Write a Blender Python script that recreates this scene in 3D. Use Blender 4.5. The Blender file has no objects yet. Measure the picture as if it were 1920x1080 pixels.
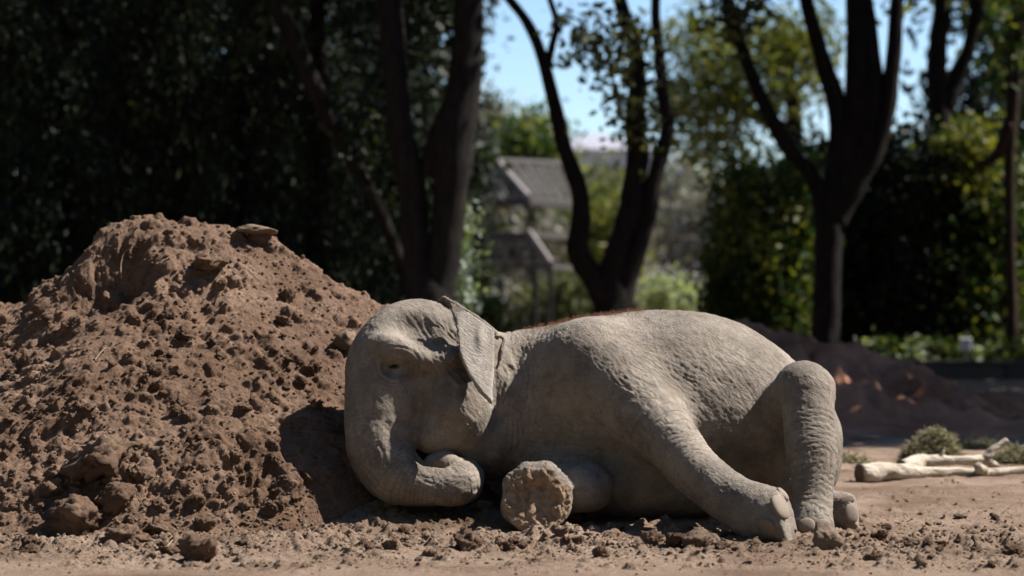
import bpy, bmesh, math, random
import numpy as np
from mathutils import Vector, Matrix
from mathutils.bvhtree import BVHTree

random.seed(7)
scene = bpy.context.scene
COL = scene.collection
R = math.radians

# ------------------------------------------------------------------ camera
FPX = 4520.0            # focal length in photo pixels (1920 wide)
CAMH = 1.31             # eye height
HZ = 560.0              # photo row of the horizon
cam_d = bpy.data.cameras.new('camera')
cam_d.sensor_width = 36.0
cam_d.lens = 36.0 * FPX / 1920.0
cam_d.shift_y = (HZ - 540.0) / 1920.0
cam_d.clip_start = 0.1
cam_d.clip_end = 3000.0
cam_d.dof.use_dof = True
cam_d.dof.focus_distance = 13.6
cam_d.dof.aperture_fstop = 1.5
cam = bpy.data.objects.new('camera', cam_d)
COL.objects.link(cam)
cam.location = (0, 0, CAMH)
cam.rotation_euler = (R(90), 0, 0)
scene.camera = cam
scene.render.resolution_x = 1024
scene.render.resolution_y = 576

# ------------------------------------------------------------------ sky and sun
SUN = Vector((0.64, 0.13, 0.76)).normalized()      # towards the sun
world = bpy.data.worlds.new('World')
scene.world = world
world.use_nodes = True
wn = world.node_tree.nodes
wl = world.node_tree.links
for n in list(wn):
    wn.remove(n)
sky = wn.new('ShaderNodeTexSky')
sky.sky_type = 'NISHITA'
sky.sun_disc = False
sky.sun_elevation = math.asin(SUN.z)
sky.sun_rotation = math.atan2(SUN.x, SUN.y)
sky.air_density = 1.0
sky.dust_density = 0.2
sky.altitude = 900.0
sky.ozone_density = 4.0
bg = wn.new('ShaderNodeBackground')
bg.inputs['Strength'].default_value = 0.078
wo = wn.new('ShaderNodeOutputWorld')
wl.new(sky.outputs[0], bg.inputs[0])
wl.new(bg.outputs[0], wo.inputs[0])

sun_d = bpy.data.lights.new('sun', 'SUN')
sun_d.energy = 5.0
sun_d.angle = R(0.53)
sun_d.color = (1.0, 0.95, 0.87)
sun = bpy.data.objects.new('sun', sun_d)
COL.objects.link(sun)
sun.rotation_euler = SUN.to_track_quat('Z', 'Y').to_euler()
sun.location = (20, 10, 30)

vs = scene.view_settings
vs.view_transform = 'Standard'
vs.look = 'None'
vs.exposure = 1.15
vs.gamma = 1.0
vs.use_curve_mapping = False
scene.render.engine = 'CYCLES'

# ------------------------------------------------------------------ helpers
def P(px, py, Y):
    """photo pixel at depth Y -> point in metres"""
    return np.array([(px - 960.0) / FPX * Y, Y, CAMH + (HZ - py) / FPX * Y])

def ray(px, py):
    d = Vector(((px - 960.0) / FPX, 1.0, (HZ - py) / FPX))
    return d.normalized()

def _hash(i, j, k, seed):
    h = (i.astype(np.uint32) * np.uint32(374761393) + j.astype(np.uint32) * np.uint32(668265263)
         + k.astype(np.uint32) * np.uint32(2246822519) + np.uint32((seed * 3266489917) & 0xffffffff))
    h = (h ^ (h >> np.uint32(13))) * np.uint32(1274126177)
    h = (h ^ (h >> np.uint32(15))) * np.uint32(2246822519)
    h = h ^ (h >> np.uint32(16))
    return h.astype(np.float32) / np.float32(4294967295.0)

def vnoise(p, seed=0):
    """smooth value noise in -1..1, p is (N,3)"""
    p = np.asarray(p, np.float32)
    f0 = np.floor(p)
    i = f0.astype(np.int64)
    f = p - f0
    f = f * f * f * (f * (f * 6 - 15) + 10)
    out = np.zeros(len(p), np.float32)
    for dx in (0, 1):
        wx = f[:, 0] if dx else 1 - f[:, 0]
        for dy in (0, 1):
            wy = f[:, 1] if dy else 1 - f[:, 1]
            for dz in (0, 1):
                wz = f[:, 2] if dz else 1 - f[:, 2]
                out += wx * wy * wz * _hash(i[:, 0] + dx, i[:, 1] + dy, i[:, 2] + dz, seed)
    return out * 2 - 1

def fbm(p, octaves=4, gain=0.5, seed=0):
    p = np.asarray(p, np.float32)
    a, s, out = 1.0, 0.0, np.zeros(len(p), np.float32)
    for o in range(octaves):
        out += a * vnoise(p * (2.03 ** o) + 17.3 * o, seed + o)
        s += a
        a *= gain
    return out / s

def worley(p, seed=0):
    """distance to the nearest random point (N,3) and that point's random number"""
    p = np.asarray(p, np.float32)
    i0 = np.floor(p).astype(np.int64)
    best = np.full(len(p), 9.0, np.float32); rnd = np.zeros(len(p), np.float32)
    for dx in (-1, 0, 1):
        for dy in (-1, 0, 1):
            for dz in (-1, 0, 1):
                a, b, c = i0[:, 0] + dx, i0[:, 1] + dy, i0[:, 2] + dz
                d = (a + _hash(a, b, c, seed) - p[:, 0]) ** 2 + (b + _hash(a, b, c, seed + 1) - p[:, 1]) ** 2 + (c + _hash(a, b, c, seed + 2) - p[:, 2]) ** 2
                m = d < best
                best = np.where(m, d, best); rnd = np.where(m, _hash(a, b, c, seed + 3), rnd)
    return np.sqrt(best), rnd

def grains(p, seed=0):
    """crumbly relief, 0..1: little domes of uneven height"""
    d, r = worley(p, seed)
    return np.clip(1.15 - d / 0.62, 0, 0.85) / 0.85 * r ** 1.6

def mesh_np(name, verts, faces, smooth=True):
    """verts (N,3), faces (M,k) of one size"""
    verts = np.asarray(verts, np.float32)
    faces = np.asarray(faces, np.int32)
    me = bpy.data.meshes.new(name)
    k = faces.shape[1]
    me.vertices.add(len(verts))
    me.vertices.foreach_set('co', verts.ravel())
    me.loops.add(faces.size)
    me.loops.foreach_set('vertex_index', faces.ravel())
    me.polygons.add(len(faces))
    me.polygons.foreach_set('loop_start', np.arange(0, faces.size, k, dtype=np.int32))
    me.polygons.foreach_set('use_smooth', np.full(len(faces), smooth, dtype=bool))
    me.update(calc_edges=True)
    return me

def obj(name, me, mat=None, parent=None, loc=None):
    o = bpy.data.objects.new(name, me)
    COL.objects.link(o)
    if mat is not None and me is not None and not me.materials:
        me.materials.append(mat)
    if parent is not None:
        o.parent = parent
    if loc is not None:
        o.location = loc
    return o

def empty(name, loc=(0, 0, 0)):
    o = bpy.data.objects.new(name, None)
    o.empty_display_size = 0.2
    COL.objects.link(o)
    o.location = loc
    return o

def tag(o, label=None, cat=None, group=None, kind=None):
    if label: o['label'] = label
    if cat: o['category'] = cat
    if group: o['group'] = group
    if kind: o['kind'] = kind
    return o

class NT:
    """small node-tree writer"""
    def __init__(self, name):
        self.m = bpy.data.materials.new(name)
        self.m.use_nodes = True
        self.t = self.m.node_tree
        self.b = self.t.nodes['Principled BSDF']
        self.out = self.t.nodes['Material Output']
    def n(self, typ, **kw):
        nd = self.t.nodes.new(typ)
        for k, v in kw.items():
            if k in nd.inputs.keys():
                nd.inputs[k].default_value = v
            else:
                setattr(nd, k, v)
        return nd
    def l(self, a, b):
        self.t.links.new(a, b)
    def coord(self, which='Object'):
        return self.n('ShaderNodeTexCoord').outputs[which]
    def mapped(self, vec, scale):
        m = self.n('ShaderNodeMapping')
        m.inputs['Scale'].default_value = scale
        self.l(vec, m.inputs['Vector'])
        return m.outputs[0]
    def noise(self, vec, scale, detail=4, rough=0.6):
        nd = self.n('ShaderNodeTexNoise', Scale=scale, Detail=detail, Roughness=rough)
        self.l(vec, nd.inputs['Vector'])
        return nd.outputs['Fac']
    def voro(self, vec, scale, feature='F1', out='Distance'):
        nd = self.n('ShaderNodeTexVoronoi', Scale=scale)
        nd.feature = feature
        self.l(vec, nd.inputs['Vector'])
        return nd.outputs[out]
    def ramp(self, fac, stops):
        r = self.n('ShaderNodeValToRGB')
        els = r.color_ramp.elements
        while len(els) < len(stops):
            els.new(0.5)
        for e, (p, c) in zip(els, stops):
            e.position = p
            e.color = (*c, 1) if len(c) == 3 else c
        self.l(fac, r.inputs['Fac'])
        return r.outputs['Color']
    def mix(self, fac, a, b, mode='MIX'):
        m = self.n('ShaderNodeMix')
        m.data_type = 'RGBA'
        m.blend_type = mode
        for s, v in ((m.inputs[0], fac), (m.inputs[6], a), (m.inputs[7], b)):
            if hasattr(v, 'links'):
                self.l(v, s)
            elif isinstance(v, (int, float)):
                s.default_value = v
            else:
                s.default_value = (*v, 1)
        return m.outputs[2]
    def math(self, op, a, b=None):
        m = self.n('ShaderNodeMath')
        m.operation = op
        for s, v in ((m.inputs[0], a), (m.inputs[1], b)):
            if v is None: continue
            if hasattr(v, 'links'): self.l(v, s)
            else: s.default_value = v
        return m.outputs[0]
    def bump(self, height, strength, dist, prev=None):
        b = self.n('ShaderNodeBump', Strength=strength, Distance=dist)
        self.l(height, b.inputs['Height'])
        if prev is not None:
            self.l(prev, b.inputs['Normal'])
        return b.outputs[0]
    def done(self, color=None, rough=0.9, normal=None, spec=0.2):
        if color is not None:
            if hasattr(color, 'links'): self.l(color, self.b.inputs['Base Color'])
            else: self.b.inputs['Base Color'].default_value = (*color, 1)
        if hasattr(rough, 'links'): self.l(rough, self.b.inputs['Roughness'])
        else: self.b.inputs['Roughness'].default_value = rough
        self.b.inputs['Specular IOR Level'].default_value = spec
        if normal is not None:
            self.l(normal, self.b.inputs['Normal'])
        return self.m

# ------------------------------------------------------------------ materials
def soil_mat(name, dark, mid, light, bump=1.0):
    t = NT(name)
    c = t.n('ShaderNodeNewGeometry').outputs['Position']
    big = t.noise(c, 1.3, 5, 0.6)
    fine = t.noise(c, 38, 6, 0.7)
    mx = t.math('ADD', t.math('MULTIPLY', big, 0.6), t.math('MULTIPLY', fine, 0.4))
    col = t.ramp(mx, [(0.34, dark), (0.5, mid), (0.66, light)])
    damp = t.ramp(t.noise(c, 0.9, 6, 0.65), [(0.48, (1, 1, 1)), (0.62, (0.66, 0.63, 0.60))])
    col = t.mix(1.0, col, damp, 'MULTIPLY')
    speck = t.noise(c, 160, 2, 0.5)
    sp = t.ramp(speck, [(0.66, (0, 0, 0)), (0.74, (1, 1, 1))])
    col = t.mix(t.math('MULTIPLY', sp, 0.35), col, (0.30, 0.24, 0.185))
    n1 = t.bump(t.noise(c, 60, 8, 0.75), 1.0 * bump, 0.03)
    n2 = t.bump(t.noise(c, 210, 4, 0.7), 0.5 * bump, 0.006, n1)
    return t.done(col, 0.97, n2, 0.08)

M_SOIL = soil_mat('loose_soil', (0.112, 0.066, 0.044), (0.218, 0.139, 0.097), (0.325, 0.222, 0.162))
M_GROUND = soil_mat('trodden_soil', (0.17, 0.112, 0.077), (0.285, 0.202, 0.148), (0.375, 0.28, 0.215))
M_CLOD = soil_mat('clod_soil', (0.10, 0.061, 0.041), (0.180, 0.116, 0.080), (0.27, 0.185, 0.134))
M_STONE = soil_mat('dusty_stone', (0.17, 0.118, 0.083), (0.26, 0.188, 0.138), (0.34, 0.26, 0.20))
M_FARSOIL = soil_mat('reddish_soil', (0.26, 0.125, 0.078), (0.41, 0.205, 0.13), (0.52, 0.29, 0.20))

def skin_mat():
    t = NT('elephant_skin')
    c = t.coord('Object')
    big = t.noise(c, 2.2, 5, 0.6)
    med = t.noise(c, 14, 5, 0.65)
    col = t.ramp(t.math('ADD', t.math('MULTIPLY', big, 0.65), t.math('MULTIPLY', med, 0.35)),
                 [(0.34, (0.112, 0.092, 0.075)), (0.48, (0.196, 0.164, 0.134)), (0.62, (0.290, 0.246, 0.202))])
    dust = t.ramp(t.noise(c, 5.3, 6, 0.7), [(0.50, (0, 0, 0)), (0.70, (1, 1, 1))])
    col = t.mix(t.math('MULTIPLY', dust, 0.35), col, (0.195, 0.135, 0.088))
    stain = t.ramp(t.noise(c, 3.1, 7, 0.72), [(0.53, (0, 0, 0)), (0.63, (1, 1, 1))])
    col = t.mix(t.math('MULTIPLY', stain, 0.45), col, (0.075, 0.058, 0.045))
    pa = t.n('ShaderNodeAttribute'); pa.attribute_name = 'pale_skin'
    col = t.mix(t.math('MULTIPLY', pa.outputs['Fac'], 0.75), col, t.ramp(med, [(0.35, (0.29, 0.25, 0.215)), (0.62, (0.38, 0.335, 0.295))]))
    # fine cracked-skin relief
    att = t.n('ShaderNodeAttribute')
    att.attribute_name = 'skin_uvw'
    uv = att.outputs['Vector']
    att2 = t.n('ShaderNodeAttribute'); att2.attribute_name = 'ring_uvw'
    att3 = t.n('ShaderNodeAttribute'); att3.attribute_name = 'ring_w'
    uv2, rw = att2.outputs['Vector'], att3.outputs['Fac']
    cr = t.mix(rw, t.voro(uv, 1.0, 'DISTANCE_TO_EDGE'), t.voro(uv2, 1.0, 'DISTANCE_TO_EDGE'))
    crr = t.ramp(cr, [(0.0, (0, 0, 0)), (0.16, (1, 1, 1))])
    n1 = t.bump(crr, 0.28, 0.004)
    n2 = t.bump(t.mix(rw, t.noise(uv, 1.1, 6, 0.7), t.noise(uv2, 1.1, 6, 0.7)), 0.9, 0.011, n1)
    n3 = t.bump(t.noise(c, 150, 3, 0.6), 0.15, 0.003, n2)
    # darker brown along the crack lines
    col = t.mix(t.math('MULTIPLY', t.math('SUBTRACT', 1.0, crr), 0.3), col, (0.06, 0.046, 0.034))
    return t.done(col, 0.82, n3, 0.25)
M_SKIN = skin_mat()

def sole_mat():
    t = NT('cracked_sole')
    c = t.coord('Object')
    w = t.noise(c, 9, 4, 0.6)
    v = t.mapped(c, (1, 1, 1))
    cr = t.voro(v, 17, 'DISTANCE_TO_EDGE')
    col = t.ramp(t.noise(c, 20, 6, 0.7), [(0.3, (0.14, 0.093, 0.060)), (0.5, (0.25, 0.175, 0.118)), (0.7, (0.34, 0.25, 0.18))])
    return t.done(col, 0.95, t.bump(t.noise(c, 45, 6, 0.7), 0.8, 0.015, t.bump(w, 0.4, 0.02)), 0.1)
M_SOLE = sole_mat()

def nail_mat():
    t = NT('toenail_horn')
    c = t.coord('Object')
    col = t.ramp(t.noise(c, 22, 4, 0.6), [(0.3, (0.13, 0.096, 0.072)), (0.6, (0.225, 0.175, 0.135))])
    return t.done(col, 0.7, t.bump(t.noise(c, 70, 4, 0.6), 0.3, 0.006), 0.3)
M_NAIL = nail_mat()
def flat(name, col, rough=0.8, spec=0.3):
    t = NT(name)
    c = t.coord('Object')
    k = t.noise(c, 6, 5, 0.6)
    cc = t.mix(k, tuple(v * 0.75 for v in col), tuple(min(1, v * 1.2) for v in col))
    return t.done(cc, rough, t.bump(t.noise(c, 40, 4, 0.6), 0.25, 0.01), spec)
M_EYE = flat('dark_eye', (0.012, 0.009, 0.007), 0.25, 0.5)
M_HAIR = flat('red_hair', (0.17, 0.075, 0.04), 0.8, 0.2)
# ------------------------------------------------------------------ ground and mound
ORIG = Vector((0, 0, CAMH))
def stamp(Zf, xs, ys, n, rfun, area, flat=0.75, seed=1, weight=None, gain=1.0):
    """press n angular clods into a height field with even spacing"""
    rng = np.random.default_rng(seed)
    dx = xs[1] - xs[0]; dy = ys[1] - ys[0]
    for _ in range(n):
        x = rng.uniform(area[0], area[1]); y = rng.uniform(area[2], area[3])
        r = rfun(rng)
        if weight is not None and rng.random() > weight(x, y): continue
        i0 = max(int((x - r * 1.3 - xs[0]) / dx), 0); i1 = min(int((x + r * 1.3 - xs[0]) / dx) + 2, len(xs))
        j0 = max(int((y - r * 1.3 - ys[0]) / dy), 0); j1 = min(int((y + r * 1.3 - ys[0]) / dy) + 2, len(ys))
        if i1 - i0 < 2 or j1 - j0 < 2: continue
        X = (xs[i0:i1] - x)[:, None] / r; Y = (ys[j0:j1] - y)[None, :] / r
        m = np.full(np.broadcast(X, Y).shape, -9.0)
        a0 = rng.uniform(0, 6.28); K = rng.integers(4, 7)
        for k in range(K):
            a = a0 + (k + rng.uniform(-0.3, 0.3)) * 6.283 / K
            m = np.maximum(m, (X * math.cos(a) + Y * math.sin(a)) / rng.uniform(0.65, 1.1))
        top = rng.uniform(0.45, 1.0) * (1 + 0.45 * (X * rng.uniform(-1, 1) + Y * rng.uniform(-1, 1)))
        b = np.clip(np.minimum((1 - m) * rng.uniform(1.2, 2.4), top), 0, 2) * r * flat
        Zf[i0:i1, j0:j1] = np.maximum(Zf[i0:i1, j0:j1], 0.4 * Zf[i0:i1, j0:j1] + b)

def grid_mesh(name, xs, ys, Z):
    nx, ny = len(xs), len(ys)
    X, Y = np.meshgrid(xs, ys, indexing='ij')
    v = np.stack([X.ravel(), Y.ravel(), Z.ravel()], 1)
    i = np.arange(nx * ny).reshape(nx, ny)
    f = np.stack([i[:-1, :-1].ravel(), i[1:, :-1].ravel(), i[1:, 1:].ravel(), i[:-1, 1:].ravel()], 1)
    return v, f

def n2(xs, ys, sx, sy, octv, seed, gain=0.5):
    X, Y = np.meshgrid(xs, ys, indexing='ij')
    p = np.stack([X.ravel() * sx, Y.ravel() * sy, np.full(X.size, 3.7)], 1)
    return fbm(p, octv, gain, seed).reshape(X.shape)

def base_ground(X, Y):
    """slow swells of the yard: soil banked up under the trunk and belly"""
    z = 0.115 * np.exp(-(((X + 0.65) / 0.55) ** 2 + ((Y - 14.10) / 0.42) ** 2))
    z = z + 0.055 * np.exp(-(((X - 0.75) / 0.9) ** 2 + ((Y - 14.35) / 0.5) ** 2))
    return z

# near ground: fine patch, then stretched cells to the horizon, all one sheet
fx = np.arange(-3.3, 3.3001, 0.0085)
fy = np.arange(11.55, 15.0, 0.014)
def lumps_fine():
    X, Y = np.meshgrid(fx, fy, indexing='ij')
    Z = np.zeros_like(X)
    loose = 0.5 + 0.5 * np.clip(n2(fx, fy, 1.1, 1.6, 3, 201) * 2.2 + 0.15, -1, 1)
    band = np.exp(-((Y - (13.05 + 0.12 * np.sin(X * 2))) / 0.55) ** 2)
    loose = np.clip(loose * (0.35 + 0.9 * band), 0, 1)
    left = sstep0(0.2, -0.9, X) * sstep0(12.1, 12.7, Y)
    loose = np.clip(np.maximum(loose, 0.75 * left), 0, 1)
    Z += 0.016 * n2(fx, fy, 1.7, 1.7, 3, 202)
    Z += loose * (0.026 * np.abs(n2(fx, fy, 6.5, 6.5, 3, 203)) + 0.018 * n2(fx, fy, 15, 15, 3, 204))
    Z += 0.0025 * n2(fx, fy, 40, 40, 3, 205)
    gp = np.stack([X.ravel(), Y.ravel(), np.full(X.size, 1.3)], 1)
    Z += (0.006 + 0.030 * loose) * (grains(gp * 15, 221).reshape(X.shape) - 0.1) + (0.004 + 0.012 * loose) * grains(gp * 34, 222).reshape(X.shape)
    lw = lambda x, y: loose[min(len(fx) - 1, max(0, int((x - fx[0]) / 0.0085))), min(len(fy) - 1, max(0, int((y - fy[0]) / 0.014)))]
    S = np.zeros_like(Z)
    stamp(S, fx, fy, 9000, lambda r: 0.010 + 0.045 * r.random() ** 3.6, (-3.2, 3.2, 11.6, 14.9), 0.8, 5, lambda x, y: lw(x, y) ** 1.3 + 0.04)
    return Z + S
def sstep0(a, b, x):
    t = np.clip((x - a) / (b - a), 0, 1)
    return t * t * (3 - 2 * t)
ZF = lumps_fine()
fade = sstep0(-3.3, -3.1, fx)[:, None] * sstep0(3.3, 3.1, fx)[:, None] * sstep0(15.0, 14.6, fy)[None, :]
xs = np.concatenate([-np.geomspace(600, 3.4, 26), fx, np.geomspace(3.4, 600, 26)])
ys = np.concatenate([np.array([-60., -20, 0, 5, 8, 10, 11, 11.4]), fy, np.arange(15.03, 26, 0.06), np.geomspace(26.3, 1500, 60)])
X, Y = np.meshgrid(xs, ys, indexing='ij')
Z = base_ground(X, Y)
mid = n2(xs, ys, 2.0, 2.0, 4, 211)
near = sstep0(60, 24, Y) * sstep0(14.6, 15.2, Y) * sstep0(26, 12, np.abs(X))
Z += near * (0.02 * mid + 0.035 * np.abs(n2(xs, ys, 7, 5, 3, 212)) * (mid > 0.0))
i0 = 26; j0 = 8
Z[i0:i0 + len(fx), j0:j0 + len(fy)] += ZF * fade
GV, GF = grid_mesh('ground', xs, ys, Z)
ground = tag(obj('ground', mesh_np('ground', GV, GF), M_GROUND), 'bare trodden brown earth of the enclosure', kind='structure')
m_near = (GV[GF[:, 0], 1] > 11) & (GV[GF[:, 2], 1] < 60) & (np.abs(GV[GF[:, 0], 0]) < 14)

# --- the dirt mound on the left
YC = 15.45
crest_px = np.array([(-700, 720), (-400, 640), (-150, 588), (0, 562), (55, 548), (100, 512), (150, 478), (185, 432), (215, 404), (255, 393), (300, 392), (345, 400), (395, 402), (445, 412), (490, 424), (540, 450), (600, 492), (650, 520), (700, 545), (735, 575), (790, 625), (860, 690), (940, 770), (1020, 850), (1100, 930)], float)
cxw = (crest_px[:, 0] - 960) / FPX * YC
czw = CAMH + (HZ - crest_px[:, 1]) / FPX * YC
mx = np.concatenate([np.linspace(-6.5, -3.5, 40), np.arange(-3.47, 0.25, 0.0085)])
my = np.concatenate([np.arange(12.75, 15.75, 0.0092), np.linspace(15.8, 18.6, 50)])
X, Y = np.meshgrid(mx, my, indexing='ij')
Hc = np.interp(mx, cxw, czw)
yc = YC + 0.05 * np.sin(mx * 3.1)
yt = np.interp(mx, [-6, -3.0, -1.75, -1.25, -0.85, -0.45, 0.3], [12.9, 13.10, 13.22, 13.45, 13.95, 14.35, 14.6])
uf = (yc[:, None] - Y) / (yc - yt)[:, None]
ub = (Y - yc[:, None]) / 2.2
u = np.where(uf > 0, uf, ub)
ur = np.sqrt(u * u + 0.10 ** 2) - 0.10
prof = 1 - 1.07 * ur - 0.05 * np.sin(np.clip(ur, 0, 1) * 6.28)
Zm = Hc[:, None] * prof
Zm = 0.07 * np.logaddexp(0, Zm / 0.07) - 0.06
on = np.clip(Zm / 0.25, 0, 1)
low = sstep0(1.15, 0.35, Zm) * sstep0(-0.9, -1.7, X)          # rougher, cloddier foot of the heap on the left
rough = np.clip(0.35 + 0.65 * low + 0.35 * n2(mx, my, 1.4, 1.4, 3, 301), 0.12, 1.2)
# hollow scooped near the top left, smaller scrapes
def dent(px, py, Yd, sx, sy, depth, pw=1):
    c = P(px, py, Yd)
    global Zm
    Zm = Zm - depth * np.exp(-(((X - c[0]) / sx) ** 2 + ((Y - c[1]) / sy) ** 2) ** pw)
dent(205, 525, 15.0, 0.24, 0.24, 0.34, 2)
dent(250, 490, 15.1, 0.12, 0.16, 0.10)
dent(385, 500, 14.85, 0.10, 0.12, 0.10)
dent(100, 880, 13.7, 0.2, 0.15, 0.06)
dent(470, 905, 13.6, 0.12, 0.12, 0.08)
dent(330, 760, 14.0, 0.15, 0.12, 0.08)
MV, MF = grid_mesh('dirt_mound', mx, my, Zm)
gx = np.gradient(Zm, mx, axis=0); gy = np.gradient(Zm, my, axis=1)
gx = np.clip(gx, -1.6, 1.6); gy = np.clip(gy, -1.6, 1.6)
MN = np.stack([-gx.ravel(), -gy.ravel(), np.ones(Zm.size)], 1)
MN /= np.linalg.norm(MN, axis=1, keepdims=True)
rg = np.clip(rough.ravel(), 0.1, 1.2); onr = on.ravel()
crest = 0.35 + 0.65 * sstep0(0.0, 0.2, uf).ravel()
patch = sstep0(-0.05, 0.30, fbm(MV * 2.3, 3, seed=307)) 
rg = rg * (0.18 + 1.15 * patch)
Dm = crest * 0.055 * fbm(MV * 1.9, 3, seed=302)
Dm += rg * crest * (0.075 * (np.abs(fbm(MV * 5.5, 3, seed=303)) - 0.15) + 0.030 * fbm(MV * 12, 3, seed=304))
Dm += (0.004 + 0.010 * rg) * fbm(MV * 27, 3, seed=305)
Dm += 0.032 * rg * (grains(MV * 8.5, 313) - 0.12) + (0.005 + 0.020 * rg) * (grains(MV * 16 + 0.6 * fbm(MV * 9, 2, seed=308)[:, None], 311) - 0.2) + (0.009 + 0.014 * rg) * (grains(MV * 36, 312) - 0.2) + 0.007 * grains(MV * 62, 314)
SC = 1.38                                  # slope length per metre of depth
fmx = mx[40:]; nfy = int(3.0 / 0.0092); fmy = my[:nfy] * SC
sub = np.zeros((len(fmx), nfy))
lowf = rough[40:, :nfy]
def mw(x, y):
    i = min(len(fmx) - 1, max(0, int((x - fmx[0]) / 0.0085))); j = min(nfy - 1, max(0, int((y - fmy[0]) / (0.0092 * SC))))
    return 0.10 + 0.75 * lowf[i, j] ** 1.3
stamp(sub, fmx, fmy, 12000, lambda r: 0.012 + 0.060 * r.random() ** 4.2, (fmx[0], fmx[-1], fmy[0], fmy[-1]), 0.75, 8, mw)
Sm = np.zeros_like(Zm); Sm[40:, :nfy] = sub
Dm += Sm.ravel()
MV = MV + MN * (Dm * onr)[:, None]
mound = tag(obj('dirt_mound', mesh_np('dirt_mound', MV, MF), M_SOIL), 'tall heap of loose reddish-brown earth beside the sleeping elephant', kind='structure')

# one ray-caster over both
SV = np.vstack([GV, MV]); SF = np.vstack([GF[m_near], MF + len(GV)])
SBVH = BVHTree.FromPolygons(SV.tolist(), SF.tolist())
def soil_hit(px, py):
    loc, nrm, i, d = SBVH.ray_cast(ORIG, ray(px, py))
    return loc, nrm
def soil_down(x, y):
    loc, nrm, i, d = SBVH.ray_cast(Vector((x, y, 8)), Vector((0, 0, -1)))
    return loc
# ------------------------------------------------------------------ the elephant: one signed-distance body, meshed
H = 0.008
G0 = np.array([-1.12, 12.80, -0.12], np.float32)
G1 = np.array([2.16, 15.20, 1.38], np.float32)
GN = np.ceil((G1 - G0) / H).astype(int)
AX = [G0[a] + H * np.arange(GN[a], dtype=np.float32) for a in range(3)]
SDF = np.full(tuple(GN), 0.4, np.float32)

def box_slices(lo, hi):
    s = []
    for a in range(3):
        i0 = max(0, int((lo[a] - G0[a]) / H)); i1 = min(GN[a], int((hi[a] - G0[a]) / H) + 2)
        s.append(slice(i0, max(i0, i1)))
    return tuple(s)

def coords(sl):
    return np.meshgrid(AX[0][sl[0]], AX[1][sl[1]], AX[2][sl[2]], indexing='ij', sparse=True)

def smin(a, b, k):
    if k <= 0: return np.minimum(a, b)
    h = np.maximum(k - np.abs(a - b), 0) / k
    return np.minimum(a, b) - h * h * k * 0.25

def smax(a, b, k):
    return -smin(-a, -b, k)

def euler(rx, ry, rz):
    return np.array(Matrix.Rotation(R(rz), 3, 'Z') @ Matrix.Rotation(R(ry), 3, 'Y') @ Matrix.Rotation(R(rx), 3, 'X'))

def ell_d(sl, c, r, rot):
    X, Y, Z = coords(sl)
    X = X - c[0]; Y = Y - c[1]; Z = Z - c[2]
    m = euler(*rot).T
    q = [m[i, 0] * X + m[i, 1] * Y + m[i, 2] * Z for i in range(3)]
    k0 = np.sqrt(sum((q[i] / r[i]) ** 2 for i in range(3))) + 1e-6
    k1 = np.sqrt(sum((q[i] / r[i] ** 2) ** 2 for i in range(3))) + 1e-6
    return (k0 * (k0 - 1) / k1).astype(np.float32)

def ell(px, py, Y, r, k=0.08, rot=(0, 0, 0), sub=False):
    c = P(px, py, Y)
    m = max(r) + k + 0.03
    sl = box_slices(c - m, c + m)
    d = ell_d(sl, c, r, rot)
    SDF[sl] = smax(SDF[sl], -d, k) if sub else smin(SDF[sl], d, k)

def spline(pts, n):
    """Catmull-Rom through rows of pts"""
    pts = np.asarray(pts, float)
    ext = np.vstack([2 * pts[0] - pts[1], pts, 2 * pts[-1] - pts[-2]])
    out = []
    for i in range(len(pts) - 1):
        p0, p1, p2, p3 = ext[i:i + 4]
        for t in np.linspace(0, 1, n, endpoint=False):
            out.append(0.5 * ((2 * p1) + (-p0 + p2) * t + (2 * p0 - 5 * p1 + 4 * p2 - p3) * t * t
                              + (-p0 + 3 * p1 - 3 * p2 + p3) * t ** 3))
    out.append(pts[-1])
    return np.array(out)

CH = {}
def chain(name, pts, k=0.08, n=5, sub=False, cut=None, ck=0.05):
    """pts: (px,py,Y,r); cut: list of (point, normal) planes that trim it"""
    q = np.array([[*P(a, b, c), r] for a, b, c, r in pts])
    q = spline(q, n)
    CH[name] = q
    mm = k + 0.03
    lo = (q[:, :3] - q[:, 3:]).min(0) - mm; hi = (q[:, :3] + q[:, 3:]).max(0) + mm
    sl = box_slices(lo, hi)
    d = np.full([s.stop - s.start for s in sl], 0.3, np.float32)
    for a, b in zip(q[:-1], q[1:]):
        rr = max(a[3], b[3]) + mm
        l2 = np.minimum(a[:3], b[:3]) - rr; h2 = np.maximum(a[:3], b[:3]) + rr
        s2 = box_slices(l2, h2)
        s2 = tuple(slice(max(u.start, v.start), min(u.stop, v.stop)) for u, v in zip(s2, sl))
        X, Y, Z = coords(s2)
        ab = b[:3] - a[:3]
        L = float(ab @ ab) + 1e-9
        t = np.clip(((X - a[0]) * ab[0] + (Y - a[1]) * ab[1] + (Z - a[2]) * ab[2]) / L, 0, 1)
        dd = np.sqrt((X - a[0] - t * ab[0]) ** 2 + (Y - a[1] - t * ab[1]) ** 2 + (Z - a[2] - t * ab[2]) ** 2) - (a[3] + t * (b[3] - a[3]))
        loc = tuple(slice(u.start - v.start, u.stop - v.start) for u, v in zip(s2, sl))
        d[loc] = np.minimum(d[loc], dd.astype(np.float32))
    if cut:
        X, Y, Z = coords(sl)
        for (cp, cn) in cut:
            cn = np.asarray(cn, float); cn = cn / np.linalg.norm(cn)
            pl = (X - cp[0]) * cn[0] + (Y - cp[1]) * cn[1] + (Z - cp[2]) * cn[2]
            d = smax(d, pl.astype(np.float32), ck)
    SDF[sl] = smax(SDF[sl], -d, k) if sub else smin(SDF[sl], d, k)

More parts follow.
